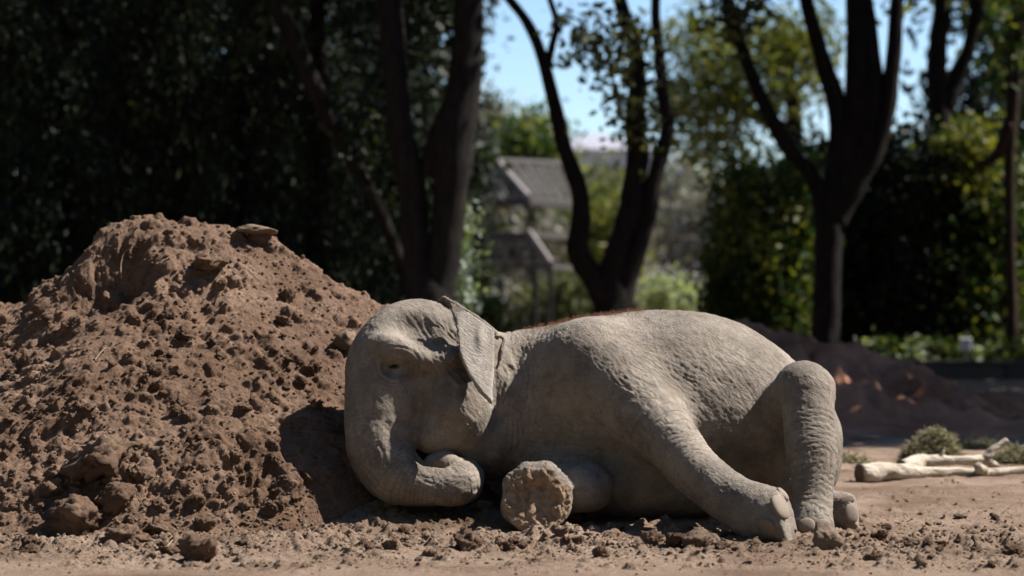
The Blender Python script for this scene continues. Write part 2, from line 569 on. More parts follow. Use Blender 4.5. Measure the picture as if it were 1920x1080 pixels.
def sheet(poly, c, nrm, thick, k=0.02, bow=0.0):
    """extruded outline: poly in photo pixels laid on the plane through c with normal nrm"""
    nrm = np.asarray(nrm, float); nrm /= np.linalg.norm(nrm)
    o = np.array([0, 0, CAMH])
    pts = []
    for px, py in poly:
        d = np.array(ray(px, py))
        t = ((c - o) @ nrm) / (d @ nrm)
        pts.append(o + t * d)
    pts = np.array(pts)
    u = pts[1] - pts[0]; u -= nrm * (u @ nrm); u /= np.linalg.norm(u)
    v = np.cross(nrm, u)
    q = np.stack([(pts - c) @ u, (pts - c) @ v], 1)
    sl = box_slices(pts.min(0) - 0.12, pts.max(0) + 0.12)
    X, Y, Z = coords(sl)
    A = (X - c[0]) * u[0] + (Y - c[1]) * u[1] + (Z - c[2]) * u[2]
    B = (X - c[0]) * v[0] + (Y - c[1]) * v[1] + (Z - c[2]) * v[2]
    W = (X - c[0]) * nrm[0] + (Y - c[1]) * nrm[1] + (Z - c[2]) * nrm[2]
    W = W - bow * (A * A + B * B)
    d2 = np.full(np.broadcast(A, B).shape, 1e9); sgn = np.ones_like(d2)
    N = len(q)
    for i in range(N):
        p, w = q[i], q[i - 1]
        e = w - p
        wa = A - p[0]; wb = B - p[1]
        t = np.clip((wa * e[0] + wb * e[1]) / (e @ e), 0, 1)
        d2 = np.minimum(d2, (wa - e[0] * t) ** 2 + (wb - e[1] * t) ** 2)
        c1 = B >= p[1]; c2 = B < w[1]; c3 = (e[0] * wb) > (e[1] * wa)
        s = (c1 & c2 & c3) | (~c1 & ~c2 & ~c3)
        sgn = np.where(s, -sgn, sgn)
    r = 0.012
    dp = sgn * np.sqrt(d2) + r
    dw = np.abs(W) - thick / 2 + r
    d = np.minimum(np.maximum(dp, dw), 0) + np.sqrt(np.maximum(dp, 0) ** 2 + np.maximum(dw, 0) ** 2) - r
    SDF[sl] = smin(SDF[sl], d.astype(np.float32), k)

# --- trunk of the body, from neck to rump
ell(1268, 778, 14.48, (0.80, 0.60, 0.605), 0.1)
ell(1100, 770, 14.50, (0.50, 0.52, 0.48), 0.16, (0, -6, 0))
ell(970, 780, 14.48, (0.40, 0.42, 0.40), 0.14)
chain('spine', [(930, 712, 14.5, .27), (1000, 705, 14.5, .285), (1080, 705, 14.5, .335), (1160, 712, 14.5, .395), (1240, 716, 14.5, .43), (1320, 725, 14.5, .41), (1400, 760, 14.48, .37), (1450, 800, 14.45, .34)], 0.08)
ell(1465, 835, 14.45, (0.33, 0.46, 0.42), 0.14)
ell(1215, 905, 14.35, (0.62, 0.50, 0.23), 0.14)               # belly spread on the ground
ell(1225, 880, 14.12, (0.22, 0.25, 0.16), 0.1)
ell(1545, 850, 14.42, (0.09, 0.25, 0.22), 0.08)               # rump beyond the shin
# --- far (under) foreleg, folded, sole towards the camera
chain('under_leg', [(1020, 870, 14.2, .16), (1075, 905, 14.0, .16), (1104, 915, 13.85, .140), (1085, 917, 13.72, .14)], 0.05)
chain('under_foot', [(1070, 915, 13.85, .14), (1012, 926, 13.72, .185), (1008, 934, 13.52, .198), (1008, 936, 13.3, .198)], 0.03,
      cut=[(P(1008, 935, 13.46), (0.10, -1, 0.36))], ck=0.03)
for lx, ly, lr in [(966, 908, .070), (964, 952, .075), (992, 978, .07), (990, 893, .07), (1024, 890, .065), (1045, 918, .07), (1042, 958, .07)]:
    ell(lx, ly, 13.53, (lr, .082, lr), 0.04)
# --- near (upper) foreleg across the belly
chain('fore_leg', [(1105, 690, 14.22, .28), (1170, 742, 13.98, .225), (1238, 808, 13.75, .178), (1305, 882, 13.5, .143), (1368, 934, 13.3, .140), (1436, 966, 13.12, .165), (1500, 985, 12.96, .17)], 0.15,
      cut=[(P(1484, 972, 13.06), (0.93, -0.28, 0.22))], ck=0.05)
# --- near hind leg: thigh, raised knee, shin, foot
chain('thigh', [(1440, 800, 14.35, .20), (1478, 762, 14.08, .168), (1508, 735, 13.84, .178)], 0.03)
chain('shin', [(1509, 737, 13.83, .178), (1516, 790, 13.72, .152), (1523, 850, 13.62, .140), (1526, 910, 13.53, .118), (1524, 955, 13.46, .112), (1520, 985, 13.40, .125), (1518, 1020, 13.36, .13)], 0.03,
      cut=[(P(1518, 1003, 13.4), (0, -0.1, -1))], ck=0.04)
ell(1508, 986, 13.34, (0.06, 0.06, 0.05), 0.04)
ell(1544, 988, 13.34, (0.05, 0.06, 0.05), 0.04)
chain('knee_gap', [(1446, 735, 13.84, .03), (1462, 775, 13.80, .05), (1472, 830, 13.76, .055), (1478, 880, 13.70, .05), (1480, 930, 13.66, .03)], 0.05, sub=True)
# --- far hind foot peeping out
chain('back_foot', [(1490, 920, 14.1, .14), (1545, 955, 13.9, .125), (1588, 966, 13.72, .128), (1640, 972, 13.6, .125)], 0.04,
      cut=[(P(1607, 966, 13.70), (1, -0.25, 0.1))], ck=0.04)
# --- head
ell(782, 684, 14.28, (0.36, 0.35, 0.392), 0.10, (0, 8, 0))
ell(735, 700, 14.20, (0.255, 0.28, 0.36), 0.10, (0, 12, 0))    # forehead into trunk
ell(880, 690, 14.32, (0.22, 0.30, 0.30), 0.10)
ell(848, 762, 14.08, (0.218, 0.25, 0.275), 0.05, (0, -14, 0))   # cheek and jaw
ell(815, 815, 14.02, (0.13, 0.16, 0.13), 0.08)
ell(800, 850, 14.38, (0.22, 0.25, 0.2), 0.06)                 # chin
ell(905, 830, 14.3, (0.25, 0.30, 0.22), 0.10)                  # throat
# trunk
chain('trunk', [(742, 690, 14.16, .285), (722, 750, 14.06, .238), (713, 800, 14.0, .208), (716, 848, 13.93, .188), (740, 887, 13.87, .170), (786, 908, 13.82, .124), (828, 914, 13.80, .104), (862, 909, 13.84, .118), (872, 896, 13.95, .108)], 0.045, n=6)
chain('trunk_tip', [(876, 885, 13.98, .080), (856, 872, 13.95, .050), (834, 865, 13.90, .060), (813, 868, 13.89, .054)], 0.010)
# mouth line between trunk and cheek, throat crease, armpit crease
chain('mouth_cut', [(788, 738, 13.78, .03), (800, 775, 13.76, .055), (804, 815, 13.76, .065), (800, 850, 13.78, .065)], 0.06, sub=True)
# brow, cheekbone, eye socket, temple hollow
ell(768, 607, 13.91, (0.19, 0.13, 0.095), 0.09, (0, 12, 0), sub=True)
chain('brow', [(694, 668, 14.01, .045), (708, 650, 13.965, .052), (735, 648, 13.935, .055), (768, 664, 13.925, .055), (806, 678, 13.92, .05), (850, 668, 13.96, .05), (885, 660, 14.04, .05)], 0.06)
ell(836, 652, 13.945, (0.035, 0.03, 0.028), 0.03)
ell(741, 690, 13.885, (0.085, 0.075, 0.048), 0.04, (0, 0, 0), sub=True)
ell(800, 722, 13.83, (0.13, 0.05, 0.07), 0.07, (0, 20, 0), sub=True)
chain('lid', [(724, 683, 13.935, .014), (741, 676, 13.905, .020), (760, 681, 13.915, .014)], 0.015)
chain('lid2', [(726, 693, 13.935, .014), (742, 697, 13.915, .017), (758, 692, 13.92, .014)], 0.02)
ell(765, 690, 13.94, (0.05, 0.03, 0.07), 0.04)
# ear folded back against the neck
sheet([(838, 570), (870, 584), (928, 622), (927, 690), (922, 764), (900, 738), (877, 704), (860, 664), (854, 620)], P(897, 670, 13.885), (0.20, -0.80, 0.58), 0.034, 0.006, 0.2)
ell(900, 655, 14.06, (0.06, 0.17, 0.15), 0.02, (30, 0, 0))
chain('ear_rim', [(826, 562, 14.30, .018), (836, 562, 14.27, .022), (868, 581, 14.22, .020), (900, 602, 14.20, .020), (926, 622, 14.16, .018), (932, 634, 14.12, .016)], 0.012)
sheet([(832, 562), (868, 581), (926, 622), (900, 640), (860, 610)], P(880, 595, 14.22), (0.25, -0.5, 0.8), 0.03, 0.02)
chain('ear_fold', [(930, 630, 14.10, .012), (944, 634, 14.07, .013), (941, 650, 14.05, .016), (932, 690, 14.02, .012)], 0.012)
ell(938, 640, 14.04, (0.012, 0.03, 0.012), 0.008, sub=True)

def surface_nets(D):
    nx, ny, nz = D.shape
    S = D < 0
    c = np.zeros((nx - 1, ny - 1, nz - 1), np.uint8)
    for dx in (0, 1):
        for dy in (0, 1):
            for dz in (0, 1):
                c += S[dx:nx - 1 + dx, dy:ny - 1 + dy, dz:nz - 1 + dz]
    act = (c > 0) & (c < 8)
    idx = np.argwhere(act)
    vid = np.full(act.shape, -1, np.int32)
    vid[act] = np.arange(len(idx), dtype=np.int32)
    corners = [(a, b, d) for a in (0, 1) for b in (0, 1) for d in (0, 1)]
    val = {k: D[idx[:, 0] + k[0], idx[:, 1] + k[1], idx[:, 2] + k[2]] for k in corners}
    acc = np.zeros((len(idx), 3), np.float32); cnt = np.zeros(len(idx), np.float32)
    for k in corners:
        for a in range(3):
            if k[a] == 0:
                k2 = list(k); k2[a] = 1; k2 = tuple(k2)
                va, vb = val[k], val[k2]
                m = (va < 0) != (vb < 0)
                t = np.where(m, va / np.where(m, va - vb, 1), 0)
                for b in range(3):
                    acc[:, b] += np.where(m, k[b] + (t if b == a else 0), 0)
                cnt += m
    v = idx + acc / cnt[:, None]
    faces = []
    for a in range(3):
        b, d = (a + 1) % 3, (a + 2) % 3
        sl0 = [slice(1, n - 1) for n in D.shape]; sl1 = list(sl0)
        sl0[a] = slice(0, D.shape[a] - 1); sl1[a] = slice(1, D.shape[a])
        s0, s1 = S[tuple(sl0)], S[tuple(sl1)]
        e = np.argwhere(s0 != s1)
        inside0 = s0[tuple(e.T)]
        g = e.copy(); g[:, b] += 1; g[:, d] += 1
        def cell(ob, od):
            q = g.copy(); q[:, b] -= ob; q[:, d] -= od
            return vid[tuple(q.T)]
        f = np.stack([cell(1, 1), cell(0, 1), cell(0, 0), cell(1, 0)], 1)
        f = np.where(inside0[:, None], f, f[:, ::-1])
        faces.append(f)
    return v, np.vstack(faces)

def largest_piece(v, f):
    """drop stray islands"""
    par = np.arange(len(v))
    e = np.vstack([f[:, [0, 1]], f[:, [1, 2]], f[:, [2, 3]]])
    lab = par.copy()
    for _ in range(400):
        m = np.minimum(lab[e[:, 0]], lab[e[:, 1]])
        new = lab.copy()
        np.minimum.at(new, e[:, 0], m); np.minimum.at(new, e[:, 1], m)
        new = new[new]
        if (new == lab).all(): break
        lab = new
    big = np.bincount(lab).argmax()
    keep = lab == big
    mp = np.cumsum(keep) - 1
    f = f[keep[f].all(1)]
    return v[keep], mp[f]

EV, EF = surface_nets(SDF)
EV = G0 + EV * H
EV, EF = largest_piece(EV, EF)

def neighbours(f):
    e = np.vstack([f[:, [0, 1]], f[:, [1, 2]], f[:, [2, 3]], f[:, [3, 0]]])
    e = np.sort(e, 1)
    return np.unique(e, axis=0)

EE = neighbours(EF)
def lap(v, it, lam=0.5):
    n = len(v)
    deg = np.bincount(EE.ravel(), minlength=n)[:, None]
    for _ in range(it):
        s = np.zeros_like(v)
        for a in range(v.shape[1]):
            s[:, a] = np.bincount(EE[:, 0], v[EE[:, 1], a], n) + np.bincount(EE[:, 1], v[EE[:, 0], a], n)
        v = v + lam * (s / deg - v)
    return v

def vnormals(v, f):
    n = np.cross(v[f[:, 2]] - v[f[:, 0]], v[f[:, 3]] - v[f[:, 1]])
    out = np.zeros_like(v)
    for c in range(4):
        for a in range(3):
            out[:, a] += np.bincount(f[:, c], n[:, a], len(v))
    return out / (np.linalg.norm(out, axis=1, keepdims=True) + 1e-9)

EV = lap(EV.astype(np.float64), 3)
EN = lap(vnormals(EV, EF), 4)
EN /= np.linalg.norm(EN, axis=1, keepdims=True)

# --- wrinkles: rings round trunk and legs, long folds on neck and shoulder
def chain_param(name, v):
    q = CH[name]
    best = np.full(len(v), 1e9); s = np.zeros(len(v)); th = np.zeros(len(v)); rad = np.zeros(len(v))
    s0 = 0.0
    ref = np.array([0.2, -1.0, 0.35])
    for a, b in zip(q[:-1], q[1:]):
        ab = b[:3] - a[:3]; L = np.linalg.norm(ab)
        t = np.clip(((v - a[:3]) @ ab) / (L * L), 0, 1)
        w = v - (a[:3] + t[:, None] * ab)
        r = a[3] + t * (b[3] - a[3])
        d = np.linalg.norm(w, axis=1) - r
        m = np.abs(d) < np.abs(best)
        ax = ab / L
        u = ref - ax * (ref @ ax); u /= np.linalg.norm(u)
        vv = np.cross(ax, u)
        best = np.where(m, d, best); s = np.where(m, s0 + t * L, s)
        th = np.where(m, np.arctan2(w @ vv, w @ u), th); rad = np.where(m, r, rad)
        s0 += L
    return best, s, th, rad, s0

def sstep(a, b, x):
    t = np.clip((x - a) / (b - a), 0, 1)
    return t * t * (3 - 2 * t)

disp = np.zeros(len(EV))
_c = math.cos(R(42)); _s = math.sin(R(42))
_wp = fbm(EV * 4, 2, seed=66) * 0.05
uvw = np.stack([(EV[:, 0] * _c - EV[:, 2] * _s) * 26, EV[:, 1] * 40, (EV[:, 0] * _s + EV[:, 2] * _c + _wp) * 95], 1)
wsum = np.zeros(len(EV))
ruv = np.zeros((len(EV), 3))
def rings(name, freq, amp, s_lo, s_hi, uvf, sharp=0.55, tw=3.0):
    global disp, uvw, wsum
    d, s, th, rad, L = chain_param(name, EV)
    w = sstep(0.06, 0.015, np.abs(d)) * sstep(s_lo, s_lo + 0.25, s) * sstep(s_hi, s_hi - 0.15, s)
    w = w * (1 - wsum)
    pc = np.stack([np.cos(th) * 1.1, np.sin(th) * 1.1, s * 4], 1)
    warp = fbm(pc * 1.6, 3, seed=31) * 0.030 + fbm(pc * np.array([5, 5, 3]), 2, seed=37) * 0.012
    ph = (s + warp) * freq
    n = np.abs(((ph + 0.5 * vnoise(np.stack([np.cos(th) * tw, np.sin(th) * tw, s * 9], 1), 5)) % 1.0) - 0.5) * 2
    hgt = 1 - (1 - n) ** 3
    gate = 0.35 + 0.65 * (vnoise(np.stack([np.cos(th) * 2.5, np.sin(th) * 2.5, s * 16], 1), 9) * 0.5 + 0.5)
    disp += w * amp * (hgt - 0.75) * gate
    u2 = np.stack([np.cos(th) * uvf[0] * rad, np.sin(th) * uvf[0] * rad, s * uvf[1]], 1)
    ruv[w > 1e-4] = u2[w > 1e-4]
    wsum = np.maximum(wsum, w)

def px_of(v):
    return 960 + v[:, 0] / v[:, 1] * FPX, HZ - (v[:, 2] - CAMH) / v[:, 1] * FPX

EPX, EPY = px_of(EV)
rings('trunk', 36, 0.010, 0.16, 2.0, (32, 75))
rings('shin', 28, 0.009, 0.0, 1.2, (26, 70))
rings('fore_leg', 24, 0.0075, 0.45, 1.2, (26, 60))
# shoulder and flank folds: crease bands that sweep down towards the foreleg
rest = 1 - wsum
a1 = R(-38)
ca, sa = math.cos(a1), math.sin(a1)
U = (EV[:, 0] * ca + EV[:, 2] * sa); V = (-EV[:, 0] * sa + EV[:, 2] * ca)
wp = fbm(EV * 5, 3, seed=51) * 0.05
w_sh = np.exp(-(((EPX - 1190) / 130) ** 2 + ((EPY - 735) / 75) ** 2)) * rest
cre = fbm(np.stack([U * 9, EV[:, 1] * 9, (V + wp) * 62], 1), 3, seed=52)
disp += w_sh * 0.007 * (-(np.clip(1 - np.abs(cre) * 3.2, 0, 1)) + 0.2)
# neck folds (run up and down)
w_nk = np.exp(-(((EPX - 975) / 55) ** 2 + ((EPY - 740) / 130) ** 2)) * rest
cre = fbm(np.stack([(EV[:, 0] + wp) * 48, EV[:, 1] * 6, EV[:, 2] * 6], 1), 3, seed=53)
disp += w_nk * 0.014 * (-(np.clip(1 - np.abs(cre) * 3, 0, 1)) + 0.2)
# chest folds (sideways)
w_ch = np.exp(-(((EPX - 1060) / 120) ** 2 + ((EPY - 860) / 60) ** 2)) * rest
cre = fbm(np.stack([EV[:, 0] * 7, EV[:, 1] * 7, (EV[:, 2] + wp) * 45], 1), 3, seed=54)
disp += w_ch * 0.010 * (-(np.clip(1 - np.abs(cre) * 3, 0, 1)) + 0.2)
# cheek, temple and ear-base creases
w_ck = np.exp(-(((EPX - 850) / 60) ** 2 + ((EPY - 700) / 80) ** 2)) * rest
b1 = R(58)
U2 = EV[:, 0] * math.cos(b1) - EV[:, 2] * math.sin(b1); V2 = EV[:, 0] * math.sin(b1) + EV[:, 2] * math.cos(b1)
cre = fbm(np.stack([U2 * 8, EV[:, 1] * 8, (V2 + wp) * 55], 1), 3, seed=55)
w_tp = np.exp(-(((EPX - 825) / 50) ** 2 + ((EPY - 615) / 40) ** 2)) * rest
disp += (w_ck * 0.009 + w_tp * 0.010) * (-(np.clip(1 - np.abs(cre) * 3, 0, 1)) + 0.2)
# flank: pebbled texture, strongest in the fold behind the shoulder
w_fl = np.exp(-(((EPX - 1250) / 90) ** 2 + ((EPY - 700) / 70) ** 2)) * rest
c2 = R(50)
U3 = EV[:, 0] * math.cos(c2) - EV[:, 2] * math.sin(c2); V3 = EV[:, 0] * math.sin(c2) + EV[:, 2] * math.cos(c2)
disp += (0.0012 + 0.0026 * w_fl) * rest * fbm(np.stack([U3 * 34, EV[:, 1] * 34, V3 * 58], 1), 3, seed=56)
# general unevenness
disp += 0.012 * fbm(EV * 4.5, 3, seed=57) + 0.003 * fbm(EV * 28, 3, seed=58)
cre = fbm(np.stack([(U3 + wp) * 16, EV[:, 1] * 30, V3 * 70], 1), 3, seed=59)
disp += rest * 0.0034 * (0.25 - np.clip(1 - np.abs(cre) * 3.5, 0, 1)) * (0.4 + 0.6 * sstep(-0.2, 0.4, fbm(EV * 3.1, 2, seed=63)))
# folds round the eye
rE = np.hypot((EPX - 742) / 1.25, EPY - 687)
disp += 0.006 * np.exp(-((rE - 26) / 14) ** 2) * np.cos(rE * 0.75 + 1.5 * fbm(EV * 18, 2, seed=64)) * (EV[:, 1] < 14.2)
# crumpled sole of the folded foot
sole_v = sstep(0.55, 0.85, -EN[:, 1]) * (EV[:, 1] < 13.54) * (np.hypot(EPX - 1008, EPY - 935) < 76)
wps = fbm(EV * 9, 3, seed=60) * 0.06
so = fbm(np.stack([(EV[:, 0] + wps) * 22, EV[:, 1] * 0, (EV[:, 2] - wps) * 14], 1), 3, seed=61)
so2 = fbm(np.stack([(EV[:, 0] + wps) * 40, EV[:, 1] * 0, (EV[:, 2] + wps) * 40], 1), 3, seed=62)
disp += sole_v * (0.013 * (np.minimum(np.abs(so) * 3.2, 1) - 0.7) + 0.009 * so2)
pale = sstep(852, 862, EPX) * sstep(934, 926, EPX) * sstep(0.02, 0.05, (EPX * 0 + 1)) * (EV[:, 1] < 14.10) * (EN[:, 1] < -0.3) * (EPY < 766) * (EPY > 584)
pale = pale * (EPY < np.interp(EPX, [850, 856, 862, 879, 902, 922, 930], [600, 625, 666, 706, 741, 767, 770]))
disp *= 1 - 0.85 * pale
EV2 = EV + EN * disp[:, None]
me = mesh_np('elephant_body', EV2, EF)
at = me.attributes.new('skin_uvw', 'FLOAT_VECTOR', 'POINT')
at.data.foreach_set('vector', uvw.astype(np.float32).ravel())
at = me.attributes.new('ring_uvw', 'FLOAT_VECTOR', 'POINT')
at.data.foreach_set('vector', ruv.astype(np.float32).ravel())
at = me.attributes.new('ring_w', 'FLOAT', 'POINT')
at.data.foreach_set('value', wsum.astype(np.float32))
at = me.attributes.new('pale_skin', 'FLOAT', 'POINT')
at.data.foreach_set('value', pale.astype(np.float32))
me.materials.append(M_SKIN); me.materials.append(M_SOLE)
me.polygons.foreach_set('material_index', (sole_v[EF].mean(1) > 0.45).astype(np.int32))

elephant = empty('elephant', (0.45, 14.3, 0.0))
tag(elephant, 'grey wrinkled elephant asleep on its side, trunk curled, head against the dirt mound', 'elephant')
def child(name, me_, mat, par=None, origin=(0.45, 14.3, 0.0)):
    o = obj(name, me_, mat, par or elephant)
    if par is None:
        o.location = (-origin[0], -origin[1], -origin[2])
    return o
body = child('body', me, M_SKIN)
EBVH = BVHTree.FromPolygons(EV2.tolist(), EF.tolist())
ORG = Vector((0, 0, CAMH))
def ehit(px, py):
    loc, nrm, i, d = EBVH.ray_cast(ORG, ray(px, py))
    return loc, nrm
# ------------------------------------------------------------------ clods, stones, crumbs
def ico(sub):
    bm = bmesh.new()
    bmesh.ops.create_icosphere(bm, subdivisions=sub, radius=1.0)
    v = np.array([q.co[:] for q in bm.verts]); f = np.array([[q.index for q in p.verts] for p in bm.faces])
    bm.free()
    return v, f
ICO3 = ico(4)
ICO1 = ico(1)
def clod_shape(seed, facets=13, rough=0.06, squash=0.75):
    rng = np.random.default_rng(seed)
    d, f = ICO3
    n = rng.normal(size=(facets, 3)); n /= np.linalg.norm(n, axis=1, keepdims=True)
    h = rng.uniform(0.72, 1.05, facets)
    dot = d @ n.T
    r = np.where(dot > 0.05, h / np.maximum(dot, 0.05), 9)
    r = -np.log(np.exp(-r * 9).sum(1)) / 9           # softened facets
    r = np.clip(r, 0.4, 1.35)
    r = r * (1 + rough * 1.5 * fbm(d * 2.3 + seed, 4, seed=seed) + rough * 2.4 * (np.abs(fbm(d * 4.5 + seed, 3, seed=seed + 9)) - 0.2) + rough * 1.0 * fbm(d * 13 + seed, 3, seed=seed + 5))
    r = r * (1 + rough * 0.9 * (grains(d * 3.1 + seed, seed) - 0.25) + rough * 0.5 * (grains(d * 6.5 + seed, seed + 4) - 0.25))
    v = d * r[:, None] * np.array([1.0, 0.85, squash])
    return v, f
CLODS = []
for k in range(9):
    v, f = clod_shape(60 + k, 12 + k % 4, 0.20, 0.72 + 0.05 * (k % 4))
    CLODS.append(mesh_np('clod', v, f)); CLODS[-1].materials.append(M_CLOD)
STONES = []
for k in range(4):
    v, f = clod_shape(90 + k, 10, 0.075, 0.75)
    STONES.append(mesh_np('stone', v, f)); STONES[-1].materials.append(M_STONE)

def put_clod(px, py, wpx, name, me_, label, cat, group=None, squash=1.0, sink=0.25, rz=None, base=False, tilt=0.25, stretch=1.0):
    """px,py: centre of the lump in the photo; it sits on the soil below that point"""
    loc, nrm = soil_hit(px, py + (0 if base else wpx * 0.22))
    if loc is None: return None
    r = wpx * 0.5 * loc.y / FPX
    o = obj(name, me_)
    o.rotation_euler = (random.uniform(-tilt, tilt), random.uniform(-tilt, tilt), random.uniform(0, 6.28) if rz is None else rz)
    o.scale = (r * stretch, r, r * squash)
    o.location = loc + Vector((0, 0, r * 0.72 * squash * (1 - 2 * sink)))
    tag(o, label, cat, group)
    return o

C_, S_ = CLODS, STONES
put_clod(192, 850, 118, 'earth_clod', C_[0], 'big crumbly brown clod jutting from the foot of the mound', 'clod', squash=0.85, sink=0.2, rz=0.4)
put_clod(150, 955, 100, 'earth_clod', C_[1], 'broad dark clod at the very bottom of the mound below the big crumbly clod', 'clod', squash=0.9, sink=0.3)
put_clod(222, 930, 58, 'earth_clod', C_[2], 'angular clod with a lit ridge leaning on the broad dark clod', 'clod', squash=1.1, sink=0.2)
put_clod(235, 995, 95, 'earth_clod', C_[3], 'low lumpy clod on flat soil at the mound edge', 'clod', squash=0.6, sink=0.25)
put_clod(300, 985, 52, 'earth_clod', C_[4], 'rounded clod next to the low lumpy clod at the mound edge', 'clod', squash=0.9)
put_clod(267, 888, 34, 'earth_clod', C_[5], 'small upright clod beside the big crumbly clod', 'clod')
put_clod(380, 985, 40, 'earth_clod', C_[6], 'dark clod on loose soil in front of the mound', 'clod')
put_clod(372, 1035, 70, 'earth_clod', C_[7], 'jagged clod lying on open soil well in front of the mound', 'clod', squash=0.9)
put_clod(392, 485, 62, 'earth_clod', C_[8], 'dark crumbling clod stuck in the upper slope below the mound top', 'clod', squash=0.75)
put_clod(540, 553, 34, 'earth_clod', C_[2], 'knobbly clod halfway down the right flank of the mound', 'clod')
put_clod(648, 640, 48, 'stone', S_[0], 'rounded brown stone on the mound right beside the elephant forehead', 'stone', squash=1.15, sink=0.15, rz=1.0)
put_clod(484, 424, 52, 'stone', S_[1], 'flat pale stone lying on the top of the mound', 'stone', squash=0.5, sink=0.38, rz=0.2, stretch=1.1)
put_clod(690, 537, 34, 'stone', S_[2], 'flat pale stone low on the mound shoulder above the elephant head', 'stone', squash=0.5, sink=0.35, rz=0.1)
put_clod(207, 408, 24, 'earth_clod', C_[5], 'knob of earth on the left brink of the mound top', 'clod')
put_clod(345, 625, 30, 'earth_clod', C_[1], 'lone small clod in the middle of the smooth upper slope', 'clod')
put_clod(876, 1015, 68, 'earth_clod', C_[3], 'dark brown clod on open ground in front of the curled trunk', 'clod', squash=0.9, sink=0.15)
put_clod(735, 1020, 36, 'earth_clod', C_[4], 'pointed clod on flat ground between mound and dark brown clod', 'clod')
put_clod(1550, 1012, 58, 'stone', S_[3], 'pale angular stone touching the hind foot toes', 'stone', squash=1.0, sink=0.15, rz=0.7)
put_clod(1305, 1012, 44, 'stone', S_[1], 'largest light stone of the row before the stretched foreleg', 'stone', squash=1.15)
put_clod(1262, 1015, 42, 'earth_clod', C_[6], 'brown clod next to the light stone before the stretched foreleg', 'clod')
put_clod(1222, 1012, 34, 'earth_clod', C_[7], 'flattish clod at the end of the row before the stretched foreleg', 'clod')
put_clod(1072, 972, 40, 'earth_clod', C_[8], 'tan clod pressed against the upturned sole', 'clod')
put_clod(1128, 1033, 30, 'earth_clod', C_[0], 'small pointed clod in the dirt in front of the upturned sole', 'clod')
put_clod(905, 942, 34, 'stone', S_[2], 'small cream stone under the bend of the trunk', 'stone', squash=0.7)
put_clod(1903, 1030, 40, 'earth_clod', C_[5], 'dark red clod alone on open sand away from the elephant', 'clod', squash=0.8)
put_clod(1715, 1012, 28, 'stone', S_[0], 'small pale stone among crumbs beyond the hind feet', 'stone', squash=0.7)
put_clod(1800, 965, 22, 'stone', S_[1], 'little flat pebble on the sand in front of the bleached log', 'pebble', squash=0.6)
put_clod(530, 600, 26, 'earth_clod', C_[2], 'small square clod below the knobbly clod on the right flank of the mound', 'clod')
# medium clods: slope of the mound, foot of the mound, ground before the elephant
rngp = random.Random(11)
def scatter(n, region, lo, hi, label, group, squash=(0.7, 1.0)):
    k = 0
    while k < n:
        px, py = region(rngp)
        o = put_clod(px, py, lo + (hi - lo) * rngp.random() ** 2.2, 'earth_clod', rngp.choice(C_), label, 'clod', group, rngp.uniform(*squash), 0.28, tilt=0.5)
        k += 1
def reg_slope(r):
    while True:
        px, py = r.uniform(0, 640), r.uniform(430, 900)
        if py > 420 + abs(px - 300) * 0.55 + 30 and not (py < 640 and r.random() < 0.6): return px, py
scatter(80, reg_slope, 11, 30, 'small clod of earth half sunk in the mound slope', 'small clods on the mound slope')
scatter(55, lambda r: (r.uniform(0, 560), r.uniform(880, 1045)), 11, 36, 'small clod of earth lying along the foot of the mound', 'small clods along the foot of the mound')
scatter(45, lambda r: (r.uniform(640, 1420), r.gauss(1018, 14)), 11, 28, 'small clod of earth on the ground before the elephant belly and trunk', 'small clods before the elephant')
scatter(40, lambda r: (r.uniform(1560, 1900), r.uniform(960, 1055)), 10, 24, 'small clod of earth on the sand beyond the hind feet', 'small clods beyond the hind feet')

def crumbs(name, label, sampler, n, seed, rlo, rhi, mat):
    rng = np.random.default_rng(seed)
    d, f = ICO1
    vs, fs, k = [], [], 0
    rr = random.Random(seed)
    for _ in range(n):
        px, py = sampler(rr)
        loc, nrm = soil_hit(px, py)
        if loc is None or loc.y > 20: continue
        r = rlo + (rhi - rlo) * rr.random() ** 2.5
        v = d * rng.uniform(0.65, 1.15, (len(d), 1)) * r * np.array([1, rr.uniform(.7, 1), rr.uniform(.55, .9)])
        a = rr.uniform(0, 6.28); c, s = math.cos(a), math.sin(a)
        v = np.stack([v[:, 0] * c - v[:, 1] * s, v[:, 0] * s + v[:, 1] * c, v[:, 2]], 1)
        vs.append(v + np.array(loc) + np.array([0, 0, r * 0.3])); fs.append(f + k); k += len(d)
    o = obj(name, mesh_np(name, np.vstack(vs), np.vstack(fs), False), mat)
    return tag(o, label, kind='stuff')
crumbs('soil_crumbs', 'crumbs of earth strewn over the mound', lambda r: (r.uniform(-30, 700), r.uniform(395, 1000)), 4200, 3, 0.004, 0.018, M_SOIL)
def grd(r):
    px = r.uniform(-30, 1950)
    return px, (r.gauss(1015, 28) if r.random() < 0.7 else r.uniform(900, 1062))
crumbs('soil_crumbs', 'crumbs of earth and grit strewn over the flat ground', grd, 4500, 4, 0.003, 0.014, M_GROUND)
